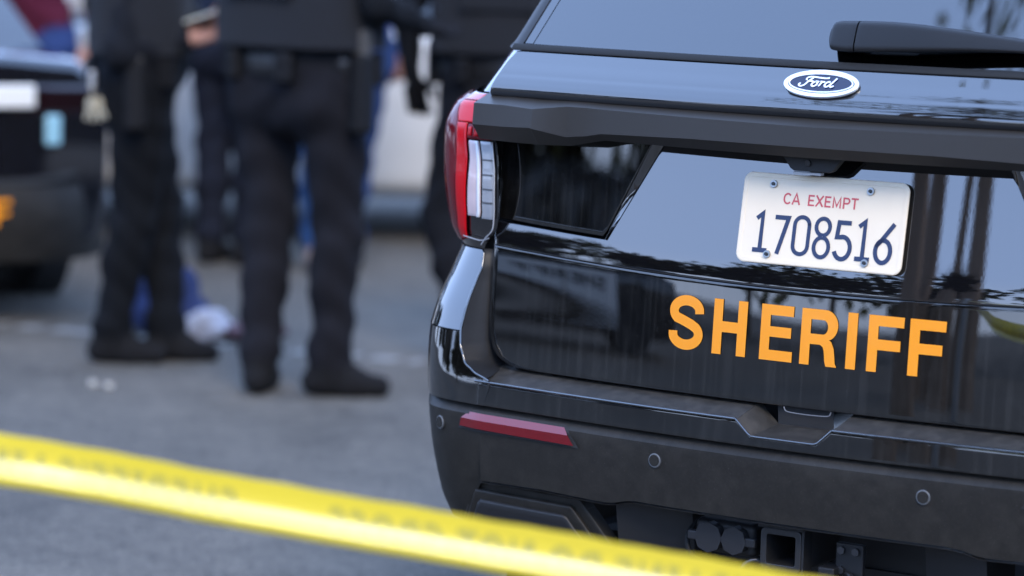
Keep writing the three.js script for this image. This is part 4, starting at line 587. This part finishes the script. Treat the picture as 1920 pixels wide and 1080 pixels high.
  if (o.belt) {
    const bl = surf((u, v) => { const a = u * 2 * Math.PI, y = 1.005 + (v - 0.5) * 0.055, R0 = 1.0 + 0.02 * Math.sin(v * Math.PI); return up((0.205 + wd) * Math.cos(a) * R0, y, 0.148 * Math.sin(a) * R0 - 0.004); }, 40, 4); const bm = fit(mesh('duty_belt', bl, phy(0.010, 0.010, 0.011, 0.35, {}), g));
    const bag = (ang, w, h, d, y, m, nm) => { const q = box(w, h, d, 0, 0, 0, Math.min(w, h, d) * 0.3); q.rotateY(Math.PI / 2 - ang); const p = up((0.222 + wd) * Math.cos(ang), y, 0.168 * Math.sin(ang)); q.translate(...p); mesh(nm, q, m, bm); };
    const leather = phy(0.006, 0.006, 0.007, 0.6, { specularIntensity: 0.4 }), grip = std(0.05, 0.045, 0.04, 0.5);
    bag(R(185), 0.07, 0.24, 0.06, 0.93, leather, 'holster'); bag(R(185), 0.05, 0.10, 0.05, 1.07, grip, 'pistol_grip'); bag(R(-5), 0.07, 0.15, 0.05, 1.02, leather, 'radio'); bag(R(150), 0.06, 0.10, 0.04, 1.0, leather, 'pouch'); bag(R(-60), 0.06, 0.09, 0.04, 1.0, leather, 'pouch'); bag(R(-110), 0.06, 0.09, 0.04, 1.0, leather, 'pouch');
    bag(R(40), 0.05, 0.09, 0.035, 1.0, leather, 'pouch');
    if (o.keys) { const a = R(o.keys), p = up((0.27 + wd) * Math.cos(a), 0.94, 0.235 * Math.sin(a)), ks = [new THREE.TorusGeometry(0.02, 0.003, 6, 20).translate(p[0], p[1] - 0.0, p[2])]; [[-0.03, -0.3], [0, 0], [0.025, 0.3], [0.04, 0.55], [-0.05, -0.5]].forEach(([dx, t], i) => { const q = mergeGeometries([box(0.026, 0.03, 0.004, 0, -0.03, 0).toNonIndexed(), box(0.011, 0.05, 0.004, 0, -0.065, 0).toNonIndexed()]); q.rotateZ(t); q.rotateY(Math.PI / 2 - a); q.translate(p[0] + dx * 0.2, p[1] - 0.012, p[2] + i * 0.004); ks.push(q); }); mesh('key_bunch', ks, std(0.55, 0.48, 0.34, 0.4, { metalness: 0.3 }), bm); mesh('key_clip', box(0.03, 0.06, 0.02, p[0], p[1] + 0.035, p[2], 0.006), std(0.5, 0.5, 0.5, 0.35, { metalness: 0.6 }), bm); }
  }
  if (o.vest) { const v = surf((u, w) => { const a = u * 2 * Math.PI, y = lerp(1.06, 1.45, w), k = 1 - 0.22 * smooth(0.6, 1, w); const e = (q) => Math.sign(q) * Math.pow(Math.abs(q), 0.75); return up((0.236 + wd) * e(Math.cos(a)) * k, y, 0.178 * e(Math.sin(a)) * (1 - 0.25 * smooth(0.7, 1, w))); }, 40, 12, (p) => [p[0] * 2, p[1]]); const vm = fit(mesh('vest', v, std(0.009, 0.010, 0.013, 1), g)); for (const [x, y, w, h] of [[-0.09, 1.15, 0.09, 0.12], [0.05, 1.15, 0.09, 0.12], [0.0, 1.30, 0.14, 0.10]]) { mesh('vest_pouch', box(w, h, 0.05, ...up(x, y, 0.185), 0.012), std(0.008, 0.009, 0.011, 1), vm); } mesh('vest_back_panel', box(0.26, 0.20, 0.03, ...up(0, 1.30, -0.175), 0.01), std(0.008, 0.009, 0.012, 1), vm); }
  return g;
}
const navyBlack = [0.016, 0.017, 0.023], blackCloth = [0.008, 0.009, 0.011];
person('officer in black uniform standing apart, legs spread, seen from behind beside the SUV', [-3.49, 0, -3.30], R(172), { scale: 1.06, wide: 0.045, gloves: true, legs: [0.012, 0.012, 0.015], shirt: blackCloth, belt: true, feet: [[-3.60, -3.25, R(205)], [-3.385, -3.34, R(124)]], arms: [[[0.30, 1.20, 0.02], [0.24, 1.08, 0.26]], [[-0.33, 1.20, -0.02], [-0.30, 1.13, 0.22]]], vest: true });
person('officer in black uniform with key bunch on belt, holding a pale notepad', [-4.335, 0, -3.462], R(130), { scale: 1.0, wide: 0.055, bulk: 0.04, legs: [0.007, 0.008, 0.010], shirt: [0.010, 0.011, 0.014], belt: true, keys: 222, feet: [[-4.25, -3.58, R(122)], [-4.35, -3.41, R(124)]], arms: [[[0.26, 1.14, 0.02], [0.13, 1.16, 0.24]], [[-0.28, 1.06, -0.07], [-0.205, 1.11, 0.15]]], shortSleeve: false, grip: [0.7, 0.7], vest: true });
{ const pad = thing('notepad', 'small pale notepad held up in the hand of the officer with keys', 'notepad', [-4.035, 1.192, -3.485], R(32)); const g = box(0.13, 0.006, 0.09, 0, 0, 0, 0.002); g.rotateZ(0.34); mesh('paper_block', g, std(0.75, 0.76, 0.66, 0.7), pad); const s = box(0.13, 0.003, 0.088, -0.002, -0.0055, 0, 0.001); s.rotateZ(0.34); mesh('cover', s, std(0.3, 0.3, 0.28, 0.7), pad); }
person('officer in dark vest turned away, half hidden behind the SUV corner', [-3.435, 0, -4.255], R(200), { scale: 1.02, wide: 0.03, gloves: true, legs: [0.010, 0.011, 0.014], shirt: [0.010, 0.012, 0.016], belt: true, vest: true, feet: [[-3.43, -4.20, R(190)], [-3.20, -4.40, R(170)]], knee: [[0.10, 0.06], [-0.02, 0.04]], arms: [[[0.36, 1.18, -0.02], [0.34, 0.96, 0.05]], [[-0.30, 1.18, 0], [-0.2, 1.1, 0.25]]] });
person('bystander in blue shirt and jeans standing between the officer and the white SUV', [-5.31, 0, -6.15], R(240), { scale: 1.0, legs: [0.018, 0.034, 0.085], shirt: [0.028, 0.048, 0.14], feet: [[-5.34, -6.20, R(240)], [-5.28, -6.08, R(250)]] });
person('bystander in bright blue jeans seen between the legs of the spread officer', [-5.50, 0, -6.02], R(40), { scale: 0.99, legs: [0.022, 0.06, 0.16], shirt: [0.05, 0.055, 0.07], shoes: [0.25, 0.2, 0.18], feet: [[-5.42, -6.05, R(40)], [-5.58, -5.98, R(30)]] });
person('person in dark navy clothes standing behind the gap between two officers', [-5.80, 0, -5.92], R(190), { scale: 1.02, gloves: true, legs: [0.012, 0.014, 0.022], shirt: [0.014, 0.02, 0.036], feet: [[-5.88, -5.90, R(190)], [-5.72, -5.96, R(175)]] });
person('person in maroon top and blue jeans standing beyond the dark sedan', [-6.70, 0, -5.66], R(35), { scale: 1.0, legs: [0.03, 0.055, 0.16], shirt: [0.075, 0.012, 0.026] });

// ------------------------------------------------------------------ things on the road
{
  const r = rng(9), lump = (w, h, d, seed) => { const q = new THREE.IcosahedronGeometry(1, 3), p = q.attributes.position, rr = rng(seed), o = [rr() * 9, rr() * 9, rr() * 9]; for (let i = 0; i < p.count; i++) { const x = p.getX(i), y = p.getY(i), z = p.getZ(i), n = 1 + 0.16 * Math.sin(x * 5 + o[0]) * Math.sin(y * 4 + o[1]) + 0.10 * Math.sin(z * 9 + o[2]); p.setXYZ(i, x * n * w, Math.max(0, (y * 0.9 + 0.75) * h * n * 0.6), z * n * d); } q.computeVertexNormals(); return q; };
  const bag = thing('bag', 'blue cloth bag lying on the road behind the officer with keys', 'bag', [-4.68, 0, -4.10], 0.4); mesh('sack', lump(0.15, 0.26, 0.12, 3), std(0.02, 0.032, 0.10, 0.8), bag); mesh('strap', tube([[-0.1, 0.20, 0.02], [0, 0.36, 0.05], [0.1, 0.20, 0.03]], 0.012, 6), std(0.03, 0.05, 0.16, 0.8), bag);
  const cloth = thing('cloth', 'crumpled pale cloth on the road beside the blue bag', 'cloth', [-4.44, 0, -4.05], 0.2); mesh('folds', lump(0.10, 0.11, 0.08, 8), std(0.42, 0.40, 0.42, 0.8), cloth);
  const rag = thing('rag', 'dull red rag on the road between the bag and the officers', 'rag', [-4.30, 0, -4.14], 1.2); mesh('folds', lump(0.13, 0.07, 0.08, 15), std(0.10, 0.05, 0.055, 0.8), rag);
  [[-4.058, -2.966], [-3.991, -2.968]].forEach(([x, z], i) => { const c = thing('paper_scrap', i ? 'right one of two small pale paper scraps on the road' : 'left one of two small pale paper scraps on the road', 'litter', [x, 0, z], i); mesh('crumple', lump(0.014, 0.022, 0.012, 30 + i), std(0.42, 0.40, 0.35, 0.6), c); });
}

// ------------------------------------------------------------------ barrier tape
{
  const cv = document.createElement('canvas'); cv.width = 2048; cv.height = 128; const x = cv.getContext('2d');
  x.fillStyle = '#f2d826'; x.fillRect(0, 0, 2048, 128); x.fillStyle = '#bdaf40'; x.font = 'bold 88px sans-serif'; x.textBaseline = 'middle';
  const say = "SHERIFF'S LINE DO NOT CROSS", wide = x.measureText(say).width; x.setTransform(1773 / wide, 0, 0, 1, 60, 0); x.fillText(say, 0, 62); x.setTransform(1, 0, 0, 1, 0, 0);
  const t = new THREE.CanvasTexture(cv); t.colorSpace = THREE.SRGBColorSpace; t.wrapS = THREE.RepeatWrapping;
  const film = phy(1, 1, 1, 0.35, { map: t, transmission: 0.15, thickness: 0, ior: 2.0, clearcoat: 1, clearcoatRoughness: 0.3, side: THREE.DoubleSide });
  const tape = thing('barrier_tape', 'yellow plastic sheriff barrier tape stretched across the foreground', 'tape');
  const A = [-0.62, 1.12, 3.3], ctrl = [A, [-0.45, 1.06, 2.75], [-0.24, 0.98, 2.15], [-0.105, 0.930, 1.867], [0.146, 0.885, 1.716], [0.470, 0.829, 1.520], [0.679, 0.793, 1.394], [0.940, 0.748, 1.237], [1.5, 0.65, 0.90], [2.05, 0.56, 0.57]];
  const prof = [[0.0381, 0.002], [0.030, 0.0015], [0.018, 0.0005], [0.004, 0], [-0.006, 0.0012], [-0.0125, 0.0062], [-0.018, 0.0135], [-0.0225, 0.0165], [-0.030, 0.0150], [-0.0365, 0.0110]];
  const r = rng(4), n = 260, vm = prof.length - 1; let len = 0, last; const L = [];
  for (let i = 0; i <= n; i++) { const c = crom(ctrl, i / n * (ctrl.length - 1)); if (last) len += Math.hypot(c[0] - last[0], c[1] - last[1], c[2] - last[2]); L.push(len); last = c; }
  const strip = surf((u, v) => { const i = Math.round(u * n), c = crom(ctrl, u * (ctrl.length - 1)), [h, d] = prof[Math.round(v * vm)], w = Math.sin(L[i] * 38) * 0.0005 + Math.sin(L[i] * 91 + 1) * 0.0004, nx = 0.53, nz = 0.85, dep = d * 0.9 + h * 0.02 + 0.010 * Math.sin(L[i] * 2.1); return [c[0] + nx * dep, c[1] + h * 0.78 + (v < 0.05 ? w : w * 0.4), c[2] + nz * dep]; }, n, vm, (p, u, v) => [0.42 - L[Math.round(u * n)] / 0.76, 1 - v]);
  mesh('film', strip, film, tape);
  // slim posts the tape is tied to, both outside the picture
  [[-0.64, 3.32, 1.25, 'slim steel stake holding the left end of the tape'], [2.07, 0.555, 0.9, 'slim steel stake holding the right end of the tape']].forEach(([px, pz, h, lb]) => { const p = thing('tape_post', lb, 'post', [px, 0, pz]); mesh('stake', cyl(0.018, 0.018, h, 0, h / 2, 0, 16), steel, p); mesh('foot', cyl(0.16, 0.14, 0.05, 0, 0.025, 0, 24), tyreRubber, p); });
}

// ------------------------------------------------------------------ surroundings that shade the street and stand mirrored in the paint
function tree(name, label, x, z, h, o, group) {
  const t = thing(name, label, 'tree', [x, 0, z], 0, group), r = rng(o.seed), bark = o.bark || std(0.20, 0.135, 0.09, 0.9);
  const lx = (o.lean || 0), tp = (k) => [lx * h * k * k + 0.05 * h * 0.1 * Math.sin(k * 5 + o.seed), h * k, 0.04 * h * Math.sin(k * 3 + o.seed * 2) * 0.3 + (o.leanZ || 0) * h * k * k];
  const R0 = o.r || h * 0.022, top = o.trunkTop || 0.75;
  mesh('trunk', surf((u, v) => { const k = v * top, c = tp(k), a = u * 2 * Math.PI, rad = R0 * (1.25 - 0.8 * v + 0.3 * Math.pow(1 - v, 8)) * (1 + 0.08 * Math.sin(a * 5 + v * 14)); return [c[0] + Math.cos(a) * rad, c[1], c[2] - Math.sin(a) * rad]; }, 14, 24, (p, u, v) => [u, v * h]), bark, t);
  const limbs = [], tips = [];
  for (let k = 0; k < (o.limbs || 9); k++) { const s = lerp(o.crownFrom || 0.4, top, (k + r() * 0.5) / (o.limbs || 9)), c = tp(s), a = k * 2.4 + r(), l = o.cr * (0.55 + 0.5 * r()), e = [c[0] + Math.cos(a) * l, c[1] + l * (0.25 + 0.6 * r()), c[2] + Math.sin(a) * l], m = [(c[0] + e[0]) / 2, (c[1] + e[1]) / 2 + l * 0.08, (c[2] + e[2]) / 2]; limbs.push(tube([c, m, e], R0 * 0.28, 6, false, 10)); tips.push(e, m); }
  tips.push(tp(top), tp(top * 0.96)); mesh('limbs', limbs, bark, t);
  const P = [], N = [], I = [], C = [], n = o.leaves, ll = o.leaf; // leaf blades in clumps around the limb ends
  for (let i = 0; i < n; i++) {
    const q = tips[Math.floor(r() * tips.length)], cl = o.cr * (o.clump || 0.42), th = r() * 6.283, ph = Math.acos(2 * r() - 1), rad = cl * Math.pow(r(), 0.45), c = [q[0] + rad * Math.sin(ph) * Math.cos(th), q[1] + rad * Math.cos(ph) * 0.75, q[2] + rad * Math.sin(ph) * Math.sin(th)];
    const d = new THREE.Vector3(r() - 0.5, (r() - 0.65) * (o.droop || 1), r() - 0.5).normalize(), s = new THREE.Vector3(r() - 0.5, r() - 0.5, r() - 0.5).cross(d).normalize(), l = ll * (0.6 + 0.8 * r()), w = l * (o.slim || 0.45), b = P.length / 3, nn = new THREE.Vector3().crossVectors(d, s);
    for (const [u, v] of [[-0.5, 0], [0, 0.5], [0.5, 0], [0, -0.5]]) { P.push(c[0] + d.x * l * u + s.x * w * v, c[1] + d.y * l * u + s.y * w * v, c[2] + d.z * l * u + s.z * w * v); N.push(nn.x, nn.y, nn.z); }
    I.push(b, b + 1, b + 2, b, b + 2, b + 3); const k = 0.7 + 0.6 * r(), y = r(); for (let m = 0; m < 4; m++) C.push(o.col[0] * k * (1 + 0.3 * y), o.col[1] * k, o.col[2] * k);
  }
  const g = new THREE.BufferGeometry(); g.setAttribute('position', new THREE.Float32BufferAttribute(P, 3)); g.setAttribute('normal', new THREE.Float32BufferAttribute(N, 3)); g.setAttribute('color', new THREE.Float32BufferAttribute(C, 3)); g.setIndex(I);
  mesh('crown', g, leafMat, t); return t;
}
const leafMat = new THREE.MeshPhysicalMaterial({ color: 0xffffff, vertexColors: true, roughness: 0.6, transmission: 0.55, thickness: 0, side: THREE.DoubleSide });
const TR = { crownFrom: 0.66, trunkTop: 0.94, limbs: 8, leaves: 4200, leaf: 0.24, slim: 0.3, droop: 2, col: [0.19, 0.175, 0.05] };
tree('street_tree', 'brown trunked street tree mirrored just right of the number plate', -5.30, 16.0, 14, { ...TR, seed: 7, cr: 2.2, r: 0.19 });
tree('street_tree', 'thinnest bare trunk mirrored in the plate recess', -4.62, 15.8, 12.5, { ...TR, seed: 12, cr: 1.7, r: 0.09, lean: 0.02 });
tree('street_tree', 'leaning tree mirrored at the right end of the plate recess', -3.75, 15.0, 12.5, { ...TR, seed: 16, cr: 1.9, r: 0.17, lean: -0.10 });
tree('palm_stump_tree', 'low bushy dark tree mirrored between the bare trunks', -3.98, 14.2, 4.3, { ...TR, seed: 19, cr: 0.26, limbs: 12, clump: 0.9, leaves: 700, leaf: 0.3, col: [0.05, 0.05, 0.02], r: 0.12 });
tree('shade_tree', 'tree arching over the street behind the SUV, mirrored in rear window and beside plate', -2.75, 8.6, 11.2, { leanZ: -0.42, seed: 21, cr: 2.3, crownFrom: 0.68, trunkTop: 0.94, limbs: 13, leaves: 4600, leaf: 0.20, slim: 0.3, droop: 2, clump: 0.34, col: [0.22, 0.20, 0.05], r: 0.10 });
{
  const r = rng(41); for (let k = 0; k < 20; k++) { const az = R(-35 + k * 8.2 + r() * 4), d = 36 + r() * 10; tree('far_tree', 'broad green tree in the row along the far side of the lot', -Math.sin(az) * d, Math.cos(az) * d, 6.0 + r() * 2.4, { seed: 60 + k, cr: 2.9, crownFrom: 0.2, trunkTop: 0.8, limbs: 10, leaves: 1300, leaf: 0.75, slim: 0.6, clump: 0.6, col: [0.09, 0.10, 0.03] }, 'row of far trees'); }
  for (let k = 0; k < 22; k++) { const az = R(134 + k * 8.8 + r() * 4), d = 64 + r() * 12; tree('distant_tree', 'broad green tree far beyond the parked vehicles', -Math.sin(az) * d, Math.cos(az) * d, 8.0 + r() * 3, { seed: 160 + k, cr: 4.2, crownFrom: 0.15, trunkTop: 0.8, limbs: 10, leaves: 1000, leaf: 1.1, slim: 0.6, clump: 0.6, col: [0.09, 0.10, 0.03] }, 'trees far beyond the vehicles'); }
}
renderer.render(scene, camera);
